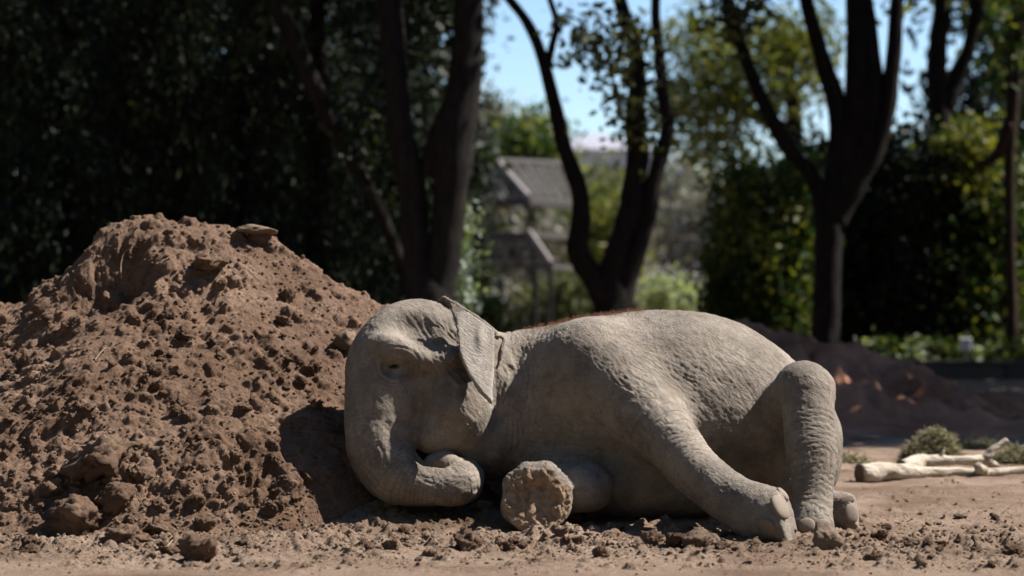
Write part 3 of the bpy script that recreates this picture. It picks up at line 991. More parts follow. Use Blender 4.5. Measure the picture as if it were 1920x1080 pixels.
# pale straw bits and a few longer dry stalks
M_STRAW = flat('dry_straw', (0.30, 0.235, 0.15), 0.8, 0.2)
def strip(pts, w):
    pts = np.array(pts); n = len(pts)
    t = np.gradient(pts, axis=0); t /= np.linalg.norm(t, axis=1, keepdims=True) + 1e-9
    a = np.cross(t, np.array([0.3, -1, 0.4])); a /= np.linalg.norm(a, axis=1, keepdims=True) + 1e-9
    b = np.cross(t, a)
    v = np.concatenate([pts + a * w, pts - a * w * 0.5 + b * w * 0.87, pts - a * w * 0.5 - b * w * 0.87])
    f = []
    for i in range(n - 1):
        for p, q in ((0, n), (n, 2 * n), (2 * n, 0)):
            f.append((p + i, p + i + 1, q + i + 1, q + i))
    return v, np.array(f)
def straw_bits(n, seed):
    rr = random.Random(seed); vs, fs, k = [], [], 0
    while n:
        if rr.random() < 0.6: px, py = rr.uniform(0, 1920), rr.gauss(1040, 16)
        else: px, py = rr.uniform(60, 640), rr.uniform(450, 1000)
        loc, nrm = soil_hit(px, py)
        n -= 1
        if loc is None or loc.y > 18: continue
        L = rr.uniform(0.015, 0.05); a = rr.uniform(0, 6.28); tz = rr.uniform(-.2, .4)
        d = np.array([math.cos(a), math.sin(a), tz])
        c = np.array(loc) + np.array([0, 0, 0.006])
        v, f = strip([c - d * L / 2, c + np.array([0, 0, 0.002]), c + d * L / 2], 0.0016)
        vs.append(v); fs.append(f + k); k += len(v)
    return tag(obj('straw_litter', mesh_np('straw_litter', np.vstack(vs), np.vstack(fs)), M_STRAW), 'tiny bits of pale straw littering the soil', kind='stuff')
straw_bits(420, 9)
def stalk(pxs, label, Yoff=-0.03, w=0.0035):
    pts = []
    for px, py in pxs:
        loc, nrm = soil_hit(px, py)
        pts.append(np.array(loc) + np.array([0, Yoff, 0.012]))
    pts = spline0(pts, 5)
    v, f = strip(pts, w)
    c = v.mean(0)
    return tag(obj('straw_stalk', mesh_np('straw_stalk', v - c, f), M_STRAW, loc=c), label, 'straw')
def spline0(pts, n):
    pts = np.asarray(pts, float)
    ext = np.vstack([2 * pts[0] - pts[1], pts, 2 * pts[-1] - pts[-2]])
    out = []
    for i in range(len(pts) - 1):
        p0, p1, p2, p3 = ext[i:i + 4]
        for t in np.linspace(0, 1, n, endpoint=False):
            out.append(0.5 * ((2 * p1) + (-p0 + p2) * t + (2 * p0 - 5 * p1 + 4 * p2 - p3) * t * t + (-p0 + 3 * p1 - 3 * p2 + p3) * t ** 3))
    out.append(pts[-1])
    return np.array(out)
stalk([(229, 525), (228, 500), (233, 480), (243, 470)], 'curved dry stalk standing in the hollow near the mound top')
stalk([(180, 678), (192, 662), (200, 655)], 'short dry stalk on the smooth patch in mid slope of the mound')
stalk([(292, 1040), (310, 1032), (325, 1016)], 'dry stalk on loose soil in front of the mound foot')
# ------------------------------------------------------------------ background: trees, shrubs, pavilion, kerb, log, hay
def leaf_mat(name, a, b, c, trans=0.35):
    t = NT(name)
    g = t.n('ShaderNodeNewGeometry')
    col = t.ramp(g.outputs['Random Per Island'], [(0.0, a), (0.55, b), (1.0, c)])
    t.l(col, t.b.inputs['Base Color'])
    t.b.inputs['Roughness'].default_value = 0.55
    t.b.inputs['Specular IOR Level'].default_value = 0.18
    tr = t.n('ShaderNodeBsdfTranslucent')
    t.l(t.mix(1.0, col, (1.3, 1.35, 0.55), 'MULTIPLY'), tr.inputs['Color'])
    mx_ = t.n('ShaderNodeMixShader')
    mx_.inputs[0].default_value = trans
    t.l(t.b.outputs[0], mx_.inputs[1]); t.l(tr.outputs[0], mx_.inputs[2])
    t.l(mx_.outputs[0], t.out.inputs['Surface'])
    return t.m
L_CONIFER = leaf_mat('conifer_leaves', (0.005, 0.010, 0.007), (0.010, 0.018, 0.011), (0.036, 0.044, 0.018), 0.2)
L_EVER = leaf_mat('evergreen_leaves', (0.020, 0.042, 0.014), (0.042, 0.080, 0.022), (0.17, 0.165, 0.035), 0.35)  # last tone yellowed to carry lit leaf highlights
L_YELL = leaf_mat('yellow_green_leaves', (0.055, 0.07, 0.018), (0.10, 0.115, 0.028), (0.19, 0.17, 0.04), 0.4)
L_OLIVE = leaf_mat('olive_leaves', (0.04, 0.05, 0.024), (0.07, 0.08, 0.035), (0.12, 0.12, 0.055), 0.35)
L_GREY = leaf_mat('hazed_grey_twigs', (0.125, 0.118, 0.105), (0.19, 0.178, 0.155), (0.26, 0.245, 0.20), 0.2)  # twig grey lightened so that distant haze sits in the colour
L_FRESH = leaf_mat('fresh_leaves', (0.17, 0.205, 0.13), (0.26, 0.295, 0.20), (0.36, 0.39, 0.28), 0.45)
L_SILVER = leaf_mat('silver_leaves', (0.10, 0.13, 0.10), (0.16, 0.20, 0.16), (0.24, 0.28, 0.23), 0.3)
def bark_mat(name, a, b):
    t = NT(name)
    c = t.mapped(t.coord('Object'), (1, 1, 0.25))
    n = t.noise(c, 14, 6, 0.7)
    return t.done(t.ramp(n, [(0.35, a), (0.65, b)]), 0.95, t.bump(n, 0.9, 0.05), 0.1)
M_BARK = bark_mat('dark_bark', (0.009, 0.008, 0.007), (0.024, 0.020, 0.018))
M_BARKR = bark_mat('brown_bark', (0.022, 0.015, 0.011), (0.055, 0.037, 0.029))

def tube(q, sides=10, seed=0, wob=0.06):
    """q rows x,y,z,r"""
    q = np.asarray(q, float)
    n = len(q)
    t = np.gradient(q[:, :3], axis=0); t /= np.linalg.norm(t, axis=1, keepdims=True) + 1e-9
    ref = np.array([0.13, -1.0, 0.21])
    v = []
    for i in range(n):
        a = np.cross(t[i], ref); a /= np.linalg.norm(a); b = np.cross(t[i], a)
        th = np.arange(sides) * 2 * math.pi / sides
        ring = np.cos(th)[:, None] * a + np.sin(th)[:, None] * b
        w = 1 + wob * vnoise(np.stack([np.cos(th) * 1.5, np.sin(th) * 1.5, np.full(sides, i * 0.45)], 1), seed) * 2
        v.append(q[i, :3] + ring * (q[i, 3] * w)[:, None])
    v = np.vstack(v)
    f = []
    for i in range(n - 1):
        for j in range(sides):
            k = (j + 1) % sides
            f.append((i * sides + j, i * sides + k, (i + 1) * sides + k, (i + 1) * sides + j))
    # end caps as a pinched ring
    c0 = len(v)
    v = np.vstack([v, q[0, :3], q[-1, :3]])
    for j in range(0, sides, 2):
        f.append((c0, (j + 2) % sides, (j + 1) % sides, j))
        e = (n - 1) * sides
        f.append((c0 + 1, e + j, e + (j + 1) % sides, e + (j + 2) % sides))
    return v, np.array(f)

def px_limb(pts, Y, n=5, slim=0.84):
    """pts (px,py,half-width px[,dY]) at depth Y -> rows x,y,z,r"""
    q = []
    for p in pts:
        yy = Y + (p[3] if len(p) > 3 else 0)
        q.append([*P(p[0], p[1], yy), p[2] * yy / FPX * slim])
    return spline0(q, n)

def leaf_quads(cen, n_per, spread, size, rng, droop=0.0, aspect=0.45):
    """clumps of leaf-sized quads about the centres"""
    cen = np.asarray(cen)
    c = np.repeat(cen, n_per, 0)
    N = len(c)
    c = c + rng.normal(size=(N, 3)) * np.asarray(spread)
    d = rng.normal(size=(N, 3)); d[:, 2] -= droop * 2
    d /= np.linalg.norm(d, axis=1, keepdims=True)
    e = np.cross(d, rng.normal(size=(N, 3))); e /= np.linalg.norm(e, axis=1, keepdims=True)
    s = size * rng.uniform(0.6, 1.35, (N, 1))
    d = d * s; e = e * s * aspect
    v = np.stack([c - d, c - e * 1.0, c + d, c + e * 1.0], 1).reshape(-1, 3)
    f = np.arange(4 * N).reshape(N, 4)
    return v, f

def ell_clumps(ells, rng):
    """ells: (cx,cy,cz, rx,ry,rz, n): clump centres, thicker towards the outside"""
    out = []
    for cx, cy, cz, rx, ry, rz, n in ells:
        d = rng.normal(size=(n, 3)); d /= np.linalg.norm(d, axis=1, keepdims=True)
        r = rng.uniform(0.15, 1.0, (n, 1)) ** 0.5
        out.append(np.array([cx, cy, cz]) + d * r * np.array([rx, ry, rz]))
    return np.vstack(out)

def px_ell(px, py, Y, rx, ry, rd, n):
    c = P(px, py, Y)
    return (c[0], c[1], c[2], rx * Y / FPX, rd, ry * Y / FPX, n)

def tree(name, label, limbs, ells, lm, bm, seed, n_per=45, spread=0.28, size=0.09, droop=0.0, aspect=0.45, twigs=40, cat='tree', group=None, base=None):
    rng = np.random.default_rng(seed)
    root_p = limbs[0][0][:3] if limbs else np.array([ells[0][0], ells[0][1], 0])
    root = empty(name, tuple(root_p))
    tag(root, label, cat, group)
    pts = []
    for i, q in enumerate(limbs):
        v, f = tube(q, 12 if i == 0 else 9, seed + i)
        obj('trunk' if i == 0 else 'limb', mesh_np('limb', v - root_p, f), bm, root)
        pts.append(q)
    if ells:
        cen = ell_clumps(ells, rng)
        v, f = leaf_quads(cen, n_per, spread, size, rng, droop, aspect)
        nf = len(f)
        if pts and twigs:
            pp = np.vstack(pts)[:, :3]
            for c in cen[rng.permutation(len(cen))[:twigs]]:
                d = np.linalg.norm(pp - c, axis=1); a = pp[d.argmin()]
                if d.min() > 4.5: continue
                m = (a + c) / 2 + rng.normal(size=3) * 0.12 * d.min()
                w = spline0([a, m, c], 4)
                r = np.linspace(0.035, 0.010, len(w))[:, None]
                tv, tf = tube(np.hstack([w, r]), 4, 1, 0)
                f = np.vstack([f, tf + len(v)]); v = np.vstack([v, tv])
        me_ = mesh_np('crown', v - root_p, f)
        me_.materials.append(lm); me_.materials.append(bm)
        mi = np.zeros(len(f), np.int32); mi[nf:] = 1
        me_.polygons.foreach_set('material_index', mi)
        obj('crown', me_, None, root)
    return root

# ---- middle tree with three leaning limbs
Ym = 34.0
mid_l = [px_limb([(1150, 738, 52), (1150, 640, 43), (1150, 580, 40), (1151, 540, 34), (1153, 495, 10)], Ym),
         px_limb([(1150, 600, 36), (1130, 545, 32), (1104, 508, 27), (1083, 470, 25), (1090, 400, 22), (1083, 345, 20), (1058, 275, 18), (1038, 190, 16), (1018, 110, 14), (990, 45, 12), (952, -5, 10), (900, -60, 8)], Ym),
         px_limb([(1026, 130, 9), (1034, 90, 9), (1044, 45, 8), (1030, -5, 7), (1010, -80, 6)], Ym),
         px_limb([(1150, 600, 38), (1152, 500, 30), (1170, 430, 26), (1186, 370, 27), (1195, 290, 26), (1190, 220, 22), (1196, 130, 19), (1180, 55, 17), (1160, -10, 15), (1140, -120, 13), (1150, -260, 9)], Ym),
         px_limb([(1150, 600, 36), (1172, 535, 27), (1192, 480, 21), (1212, 420, 19), (1228, 330, 18), (1252, 240, 16), (1244, 180, 14), (1236, 100, 12), (1229, 0, 11), (1250, -120, 9)], Ym, 5)]
tree('three_limbed_tree', 'dark tree forking low into three bare snaking limbs behind the elephant back', mid_l,
     [px_ell(1130, 90, Ym, 110, 90, 1.2, 19), px_ell(1180, 210, Ym, 70, 60, 1.0, 8), (0.9, 34, 9.5, 4.6, 4.5, 3.2, 330)], L_OLIVE, M_BARK, 21, 34, 0.20, 0.085, 0.1, 0.5, 110)

# ---- right tree with candelabra limbs
Yr = 36.5
rt = [px_limb([(1548, 724, 40), (1548, 640, 33), (1550, 560, 31), (1552, 470, 31), (1556, 410, 33), (1560, 360, 30), (1564, 310, 10)], Yr),
      px_limb([(1552, 440, 28), (1542, 375, 23), (1520, 325, 19), (1480, 280, 18), (1440, 210, 17), (1410, 140, 15), (1385, 70, 14), (1362, 0, 13), (1330, -110, 10)], Yr),
      px_limb([(1555, 430, 32), (1570, 330, 27), (1572, 220, 23), (1552, 140, 21), (1530, 70, 18), (1512, 0, 16), (1490, -120, 12)], Yr),
      px_limb([(1555, 430, 32), (1582, 320, 29), (1604, 200, 28), (1608, 100, 25), (1604, 0, 24), (1600, -160, 18)], Yr),
      px_limb([(1558, 430, 30), (1605, 300, 27), (1636, 170, 24), (1632, 80, 20), (1622, 0, 18), (1610, -100, 14)], Yr, 5),
      px_limb([(1558, 430, 30), (1602, 345, 26), (1640, 280, 23), (1664, 200, 20), (1676, 100, 18), (1682, 0, 16), (1700, -140, 12)], Yr)]
tree('candelabra_tree', 'dark tree whose straight trunk splits into a fan of upright limbs', rt,
     [(5.2, 36.5, 10.0, 4.8, 4.5, 3.0, 330), px_ell(1380, 40, Yr, 50, 40, 0.8, 8)], L_OLIVE, M_BARK, 22, 34, 0.22, 0.1, 0.1, 0.5, 90)
# ---- forked tree further right, and the one at the edge
Y2 = 44.0
ft = [px_limb([(1772, 694, 34), (1772, 560, 28), (1768, 400, 26), (1766, 300, 26), (1763, 230, 28), (1764, 185, 22), (1766, 150, 8)], Y2),
      px_limb([(1758, 200, 22), (1756, 140, 22), (1760, 70, 22), (1768, 0, 20), (1760, -140, 16)], Y2),
      px_limb([(1772, 205, 22), (1795, 150, 18), (1818, 85, 16), (1832, 20, 15), (1846, -60, 13)], Y2)]
tree('forked_tree', 'tree splitting into two stout upright forks above the tall shrubs', ft,
     [px_ell(1750, -40, Y2, 80, 50, 1.5, 12), px_ell(1860, -30, Y2, 50, 50, 1.2, 7), (8, 44, 11.5, 4.5, 4.5, 3, 240)], L_YELL, M_BARK, 23, 34, 0.25, 0.11, 0.2, 0.5, 50)
Ye = 40.6
et = [px_limb([(1898, 707, 16), (1898, 600, 13), (1894, 450, 12), (1893, 330, 13), (1897, 220, 15), (1903, 120, 17), (1912, 0, 19), (1930, -150, 17)], Ye),
      px_limb([(1893, 230, 16), (1878, 275, 15), (1858, 300, 12), (1830, 312, 8)], Ye)]
tree('slender_tree', 'slender reddish trunk rising beside the small white sign', et,
     [px_ell(1905, 30, Ye, 40, 45, 0.8, 9), px_ell(1895, 120, Ye, 25, 40, 0.6, 4), (9, 40.6, 10.5, 3.6, 3.5, 2.8, 200)], L_EVER, M_BARKR, 24, 34, 0.22, 0.1, 0.15, 0.5, 40)
# ---- left pair of trunks and the leaning one
Yl = 30.0
tree('twin_stem_tree', 'thick twin-stemmed dark trunk between the conifers and the pavilion',
     [px_limb([(812, 757, 60), (808, 660, 50), (806, 590, 46), (806, 530, 36), (806, 470, 10)], Yl, 5, 1.05),
      px_limb([(795, 570, 28), (782, 480, 26), (775, 400, 25), (770, 330, 26), (752, 250, 24), (742, 150, 22), (735, 60, 22), (730, -30, 20), (720, -160, 16)], Yl, 5, 1.05),
      px_limb([(820, 570, 34), (832, 470, 30), (842, 380, 30), (848, 300, 36), (860, 220, 34), (872, 130, 30), (878, 50, 27), (880, -40, 25), (885, -180, 18)], Yl, 5, 1.05),
      px_limb([(800, 330, 16), (822, 250, 18), (850, 190, 16)], Yl, 5, 1.05)],
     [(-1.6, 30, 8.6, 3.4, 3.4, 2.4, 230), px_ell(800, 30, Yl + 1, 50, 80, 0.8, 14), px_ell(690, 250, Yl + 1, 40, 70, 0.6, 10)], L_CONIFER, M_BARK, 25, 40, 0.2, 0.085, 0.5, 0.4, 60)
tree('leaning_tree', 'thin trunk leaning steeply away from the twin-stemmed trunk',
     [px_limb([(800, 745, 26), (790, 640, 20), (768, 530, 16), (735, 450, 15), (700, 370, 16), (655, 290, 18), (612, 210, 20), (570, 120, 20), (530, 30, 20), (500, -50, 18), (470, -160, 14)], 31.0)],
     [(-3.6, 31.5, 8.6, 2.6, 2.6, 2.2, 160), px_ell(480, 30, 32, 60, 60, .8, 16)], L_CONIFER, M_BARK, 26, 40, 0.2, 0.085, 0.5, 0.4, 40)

# ---- dark conifers over the mound
con = [(-30, 33.0, 'drooping dark conifer furthest from the pavilion, behind the low end of the mound', 1),
       (130, 36.0, 'dark conifer behind the steep shoulder of the mound', 2),
       (300, 34.0, 'dense black-green conifer straight behind the mound top', 3),
       (455, 37.0, 'dark conifer behind the flat stone on the mound', 4),
       (600, 35.0, 'dark conifer just behind the leaning trunk', 5)]
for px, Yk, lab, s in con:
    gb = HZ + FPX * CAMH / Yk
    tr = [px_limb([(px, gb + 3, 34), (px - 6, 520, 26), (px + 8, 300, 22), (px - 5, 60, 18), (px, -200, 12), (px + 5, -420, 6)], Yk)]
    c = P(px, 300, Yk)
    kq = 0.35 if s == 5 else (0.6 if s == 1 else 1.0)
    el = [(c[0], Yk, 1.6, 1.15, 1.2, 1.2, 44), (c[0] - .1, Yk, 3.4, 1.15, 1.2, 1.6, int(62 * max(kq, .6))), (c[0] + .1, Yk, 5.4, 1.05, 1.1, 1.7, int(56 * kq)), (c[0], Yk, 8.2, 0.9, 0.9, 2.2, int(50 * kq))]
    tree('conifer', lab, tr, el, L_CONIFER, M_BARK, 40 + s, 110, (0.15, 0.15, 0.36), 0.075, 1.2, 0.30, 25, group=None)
# broad dark evergreens closing the view behind them
for px, Yk, lab, s in [(60, 46, 'wide evergreen filling the gap behind the first conifers', 1), (300, 48, 'wide evergreen far behind the mound top', 2), (520, 47, 'wide evergreen far behind the leaning trunk', 3), (690, 50, 'evergreen seen between leaning and twin-stemmed trunks', 4), (795, 52, 'evergreen seen through the fork of the twin-stemmed trunk', 5)]:
    c = P(px, 300, Yk)
    gb = HZ + FPX * CAMH / Yk
    tree('evergreen_tree', lab, [px_limb([(px, gb + 3, 26), (px + 5, 450, 22), (px - 6, 200, 16), (px, 0, 10)], Yk)],
         [(c[0], Yk, 2.0, 1.7, 1.2, 1.6, 70), (c[0], Yk, 4.6, 1.6, 1.2, 1.9, 75), (c[0], Yk, 7.4, 1.3, 1.0, 1.8, 50)], L_CONIFER if s != 2 else L_OLIVE, M_BARK, 60 + s, 60, 0.32, 0.13, 0.3, 0.5, 20)
# ---- silvery climber on the twin trunk
tree('silver_shrub', 'silvery leafy shrub growing up beside the twin-stemmed trunk', [px_limb([(868, 750, 6), (862, 600, 5), (858, 480, 4), (856, 390, 3)], 30.5)],
     [px_ell(858, 420, 30.4, 26, 70, 0.25, 22), px_ell(862, 520, 30.4, 26, 70, 0.25, 18)], L_SILVER, M_BARK, 71, 26, 0.10, 0.055, 0.2, 0.5, 10, 'shrub')

# ---- tall evergreen shrubs on the right
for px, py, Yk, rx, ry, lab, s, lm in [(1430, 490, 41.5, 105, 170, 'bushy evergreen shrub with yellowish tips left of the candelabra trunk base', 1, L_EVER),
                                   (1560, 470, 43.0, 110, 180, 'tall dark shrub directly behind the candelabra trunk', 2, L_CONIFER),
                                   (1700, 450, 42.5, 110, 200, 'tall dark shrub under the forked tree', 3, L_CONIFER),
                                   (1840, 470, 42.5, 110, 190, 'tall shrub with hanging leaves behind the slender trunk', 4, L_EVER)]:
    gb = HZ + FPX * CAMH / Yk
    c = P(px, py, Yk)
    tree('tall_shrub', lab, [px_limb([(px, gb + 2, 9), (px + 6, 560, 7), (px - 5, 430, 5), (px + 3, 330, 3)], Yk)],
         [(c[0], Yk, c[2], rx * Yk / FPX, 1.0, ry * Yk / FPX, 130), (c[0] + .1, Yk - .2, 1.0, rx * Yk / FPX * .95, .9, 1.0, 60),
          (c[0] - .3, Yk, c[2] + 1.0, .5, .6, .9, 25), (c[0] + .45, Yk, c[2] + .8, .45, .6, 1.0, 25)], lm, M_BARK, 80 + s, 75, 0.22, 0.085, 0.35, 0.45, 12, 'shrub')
for px, py, Yk, rx, ry, n, lab, s, lm in [(1815, 300, 41.9, 50, 50, 26, 'yellow-green leaves added as a lit highlight between forked and slender trunks', 1, L_YELL), (1405, 440, 40.9, 60, 80, 15, 'yellow leaves added as a lit highlight on the evergreen shrub', 2, L_YELL)]:
    gb = HZ + FPX * CAMH / Yk  # yellow leaf colour stands in for sunlit highlights on the dark shrubs
    tree('highlight_bush', lab, [px_limb([(px, gb + 2, 9), (px + 6, 560, 7), (px - 3, py, 4)], Yk)], [px_ell(px, py, Yk, rx, ry, .8, n)], lm, M_BARK, 90 + s, 50, 0.22, 0.09, 0.2, 0.5, 10, 'bush')
# ---- low border plants behind the kerb
rr = random.Random(5)
lows = [(1630, 'fresh'), (1668, 'ever'), (1722, 'fresh'), (1752, 'ever'), (1785, 'ever'), (1856, 'fresh'), (1878, 'ever'), (1930, 'ever')]
for i, (px, kd) in enumerate(lows):
    Yk = 40.0 + rr.uniform(0, .5)
    c = P(px, 662, Yk)
    tree('border_plant', ('bright green leafy plant in the border behind the dark kerb' if kd == 'fresh' else 'dark green leafy plant in the border behind the dark kerb'), [], [(c[0], Yk, 0.30, .32, .3, .30, 16)], L_FRESH if kd == 'fresh' else L_EVER, M_BARK, 120 + i, 26, 0.09, 0.06, 0.0, 0.5, 0, 'plant', 'low plants behind the kerb')
# ---- far greenery beyond the pavilion
tree('light_green_bush', 'bright light-green bush beyond the elephant back', [], [px_ell(1262, 575, 52, 52, 45, .7, 60)], L_FRESH, M_BARK, 131, 40, 0.16, 0.07, 0, .5, 0, 'bush')
flw = [(910, 590, 30, 36), (905, 610, 20, 30)]
tree('flower_bush', 'dark green bush with white blossoms behind the elephant head', [], [px_ell(915, 615, 36, 42, 60, .4, 36)], L_EVER, M_BARK, 132, 30, 0.12, 0.06, 0, .5, 0, 'bush')
far = [(925, 260, 84, 45, 80, 'pale grey-green tree showing beside the twin trunk', L_GREY, 34), (1000, 285, 70, 42, 48, 'small round dark-green tree crown above the pavilion ridge', L_EVER, 40),
       (1110, 420, 95, 110, 120, 'grey bare-twigged thicket behind the three-limbed tree', L_GREY, 90), (1130, 400, 78, 50, 90, 'yellowish tree seen between the limbs of the three-limbed tree', L_YELL, 24),
       (1270, 420, 100, 85, 150, 'hazy brown-grey tree beyond the light-green bush', L_GREY, 90), (1350, 460, 90, 70, 130, 'greyish tree beyond the yellow highlight leaves', L_GREY, 60),
       (960, 470, 88, 110, 130, 'grey-brown thicket seen through the pavilion', L_GREY, 90), (1180, 480, 105, 120, 90, 'low far thicket behind the dark limbs', L_OLIVE, 60)]
for i, (px, py, Yk, rx, ry, lab, lm, n) in enumerate(far):
    gb = HZ + FPX * CAMH / Yk
    tree('far_tree', lab, [px_limb([(px, gb + 1, 9), (px + 3, 540, 8), (px - 4, py, 5)], Yk)], [px_ell(px, py, Yk, rx, ry, 1.5, n), px_ell(px, py + ry * .8, Yk, rx, ry * .7, 1.5, n)], lm, M_BARK, 140 + i, 60, 0.42, 0.17, 0.1, 0.4, 16, group='trees far beyond the pavilion')
Yt = 58.0
tree('olive_crowned_tree', 'broad tree with thin yellow-green crown letting the sky through', [px_limb([(1492, 662, 24), (1494, 420, 20), (1492, 260, 19), (1484, 180, 17), (1478, 120, 12), (1460, 30, 8)], Yt),
      px_limb([(1490, 240, 12), (1440, 225, 9), (1400, 210, 8), (1340, 150, 5)], Yt), px_limb([(1484, 180, 11), (1520, 130, 8), (1540, 60, 5)], Yt)],
     [px_ell(1400, 130, Yt, 150, 110, 1.8, 130), px_ell(1330, 230, Yt, 100, 70, 1.5, 46), px_ell(1510, 90, Yt, 70, 80, 1.4, 30), px_ell(1300, 60, Yt, 60, 50, 1.2, 16), px_ell(1260, 190, Yt, 40, 60, 1, 14)], L_YELL, M_BARK, 151, 34, 0.34, 0.10, 0.1, 0.5, 60)
# ---- trees outside the frame on the right whose shade lies over the yard
for i, (x, y, r_) in enumerate([(8.9, 28.4, 2.1), (10.6, 24.6, 2.6), (12.2, 29.0, 3.0), (11.8, 33.5, 3.0), (14.5, 38.0, 3.4)]):
    tree('shade_tree', 'leafy tree shading the far side of the yard', [np.array([[x, y, -0.1, .3], [x, y + .1, 2.5, .25], [x + .2, y, 5, .2], [x, y, 8, .1]])],
         [(x, y, 6.0, r_ * 1.25, r_, 2.4, 150), (x, y, 8.6, r_, r_ * .8, 1.6, 70)], L_OLIVE, M_BARK, 160 + i, 40, 0.34, 0.16, 0.1, 0.5, 20, group='trees shading the yard')

# ---- unseen trees added behind and beside the viewer to block low skylight and deepen shade
rs = random.Random(3)
ring = [(-19, 24), (-18, 17), (-19, 10), (-17, 3), (-14, -5), (-8, -9), (-2, -10), (4, -9), (10, -8), (16, -4), (20, 3), (22, 10), (23, 17)]
for i, (x, y) in enumerate(ring):
    hgt = 24.0 if x < 14 else 13.0
    rng_ = np.random.default_rng(300 + i)
    tr = [np.array([[x, y, -.1, .38], [x + .1, y, hgt * .3, .3], [x - .1, y + .1, hgt * .6, .2], [x, y, hgt * .9, .06]])]
    tree('sky_block_tree', 'tall dense unseen tree added to block sky light', tr, [(x, y, hgt * .34, 4.2, 2.8, hgt * .24, 90), (x, y, hgt * .70, 3.8, 2.6, hgt * .28, 85)], L_EVER, M_BARK, 320 + i, 34, 0.7, 0.42, 0.1, 0.6, 8, group='unseen trees added to block sky light')

# ---- woods that go on to both sides and close the horizon
side_trees = [(-9.5, 33), (-13, 36), (-9, 42), (-16, 32), (-14, 44), (11.5, 48), (15, 46), (19, 50), (12, 58), (-12, 60), (-20, 48), (23, 44)]
for i, (x, y) in enumerate(side_trees):
    tree('evergreen_tree', 'broad evergreen in the wood on either side of the yard', [np.array([[x, y, -.1, .3], [x + .1, y, 3, .24], [x - .1, y, 6, .16], [x, y, 9.5, .05]])],
         [(x, y, 2.6, 2.3, 2.0, 2.2, 70), (x, y, 6.2, 2.1, 1.9, 2.6, 70), (x, y, 9.0, 1.4, 1.3, 1.6, 30)], L_EVER if i % 2 else L_CONIFER, M_BARK, 400 + i, 44, 0.36, 0.17, 0.3, 0.45, 8, group='wood on either side of the yard')
rb = random.Random(8)
for i in range(16):
    x = -44 + i * 5.8 + rb.uniform(-1, 1); y = rb.uniform(112, 128); hh = rb.uniform(5.5, 8.5)
    tree('far_tree', 'distant tree in the belt closing the horizon', [np.array([[x, y, -.1, .35], [x, y, hh * .5, .25], [x, y, hh * .9, .06]])],
         [(x, y, hh * .35, 3.2, 2.0, hh * .36, 60), (x, y, hh * .7, 2.6, 2.0, hh * .32, 50)], L_OLIVE if i % 3 else L_GREY, M_BARK, 430 + i, 34, 0.55, 0.26, 0.1, 0.45, 6, group='tree belt on the horizon')
for i in range(9):
    x = -13.5 + i * 3.0; y = 72 + rb.uniform(-.4, .4)
    tree('hedge', 'stretch of grey-green hedge beyond the pavilion', [], [(x, y, 0.9, 1.8, .8, 1.1, 90)], L_OLIVE if i % 2 else L_GREY, M_BARK, 460 + i, 40, 0.26, 0.12, 0.1, 0.45, 0, 'hedge', 'hedge beyond the pavilion')

# ---- reddish mound in the shade behind the hind leg
m2x = np.arange(1.2, 8.5, 0.035); m2y = np.arange(22.0, 33.0, 0.05)
X, Y = np.meshgrid(m2x, m2y, indexing='ij')
YM2 = 27.0
prof2 = np.array([(1180, 640), (1250, 616), (1330, 604), (1400, 606), (1440, 618), (1500, 638), (1560, 658), (1620, 680), (1680, 700), (1740, 718), (1800, 736), (1860, 752), (1960, 766), (2200, 778)], float)
h2 = np.interp(m2x, (prof2[:, 0] - 960) / FPX * YM2, CAMH + (HZ - prof2[:, 1]) / FPX * YM2)
u2 = np.abs(Y - YM2) / np.where(Y < YM2, 3.6, 4.0)
Z2 = h2[:, None] * np.clip(1 - np.sqrt(u2 ** 2 + .01) + .1, 0, 1.0) - 0.05
on2 = np.clip((Z2 + .05) / .2, 0, 1)
Z2 += on2 * (0.24 * n2(m2x, m2y, 1.1, 1.1, 4, 401) + 0.24 * np.abs(n2(m2x, m2y, 2.6, 2.6, 3, 402)) + 0.07 * n2(m2x, m2y, 9, 9, 3, 403))
ed = sstep0(1.2, 2.0, X) * sstep0(8.5, 7.5, X) * sstep0(22.3, 23.4, Y + 0.5 * n2(m2x, m2y, 0.8, 0.8, 3, 404)) * sstep0(33.0, 31.5, Y)
Z2 = np.maximum(Z2, -0.06 + ed * (0.10 + 0.08 * np.abs(n2(m2x, m2y, 2.2, 2.2, 3, 405))))
v, f = grid_mesh('m2', m2x, m2y, Z2)
tag(obj('dirt_mound', mesh_np('dirt_mound_far', v, f), M_FARSOIL), 'low spread-out heap of dark reddish earth in the shade behind the hind leg', kind='structure')

# ---- helpers for boxes
def box_bm(bm, c, s, rot=None):
    r = bmesh.ops.create_cube(bm, size=1.0)
    m = Matrix.Translation(Vector(c)) @ (rot.to_4x4() if rot is not None else Matrix.Identity(4)) @ Matrix.Diagonal((*s, 1))
    bmesh.ops.transform(bm, matrix=m, verts=r['verts'])
def box_obj(name, c, s, mat, parent=None, rot=None, bev=0.01):
    bm = bmesh.new(); box_bm(bm, (0, 0, 0), s)
    if bev: bmesh.ops.bevel(bm, geom=bm.edges[:], offset=bev, segments=1, affect='EDGES')
    me_ = bpy.data.meshes.new(name); bm.to_mesh(me_); bm.free()
    o = obj(name, me_, mat, parent, Vector(c))
    if rot is not None: o.rotation_euler = rot.to_euler()
    return o
def bar(name, a, b, w, mat, parent, d=None):
    a, b = Vector(a), Vector(b)
    q = (b - a).to_track_quat('Z', 'X').to_matrix()
    return box_obj(name, (a + b) / 2, (w, d or w, (b - a).length), mat, parent, q, 0.006)
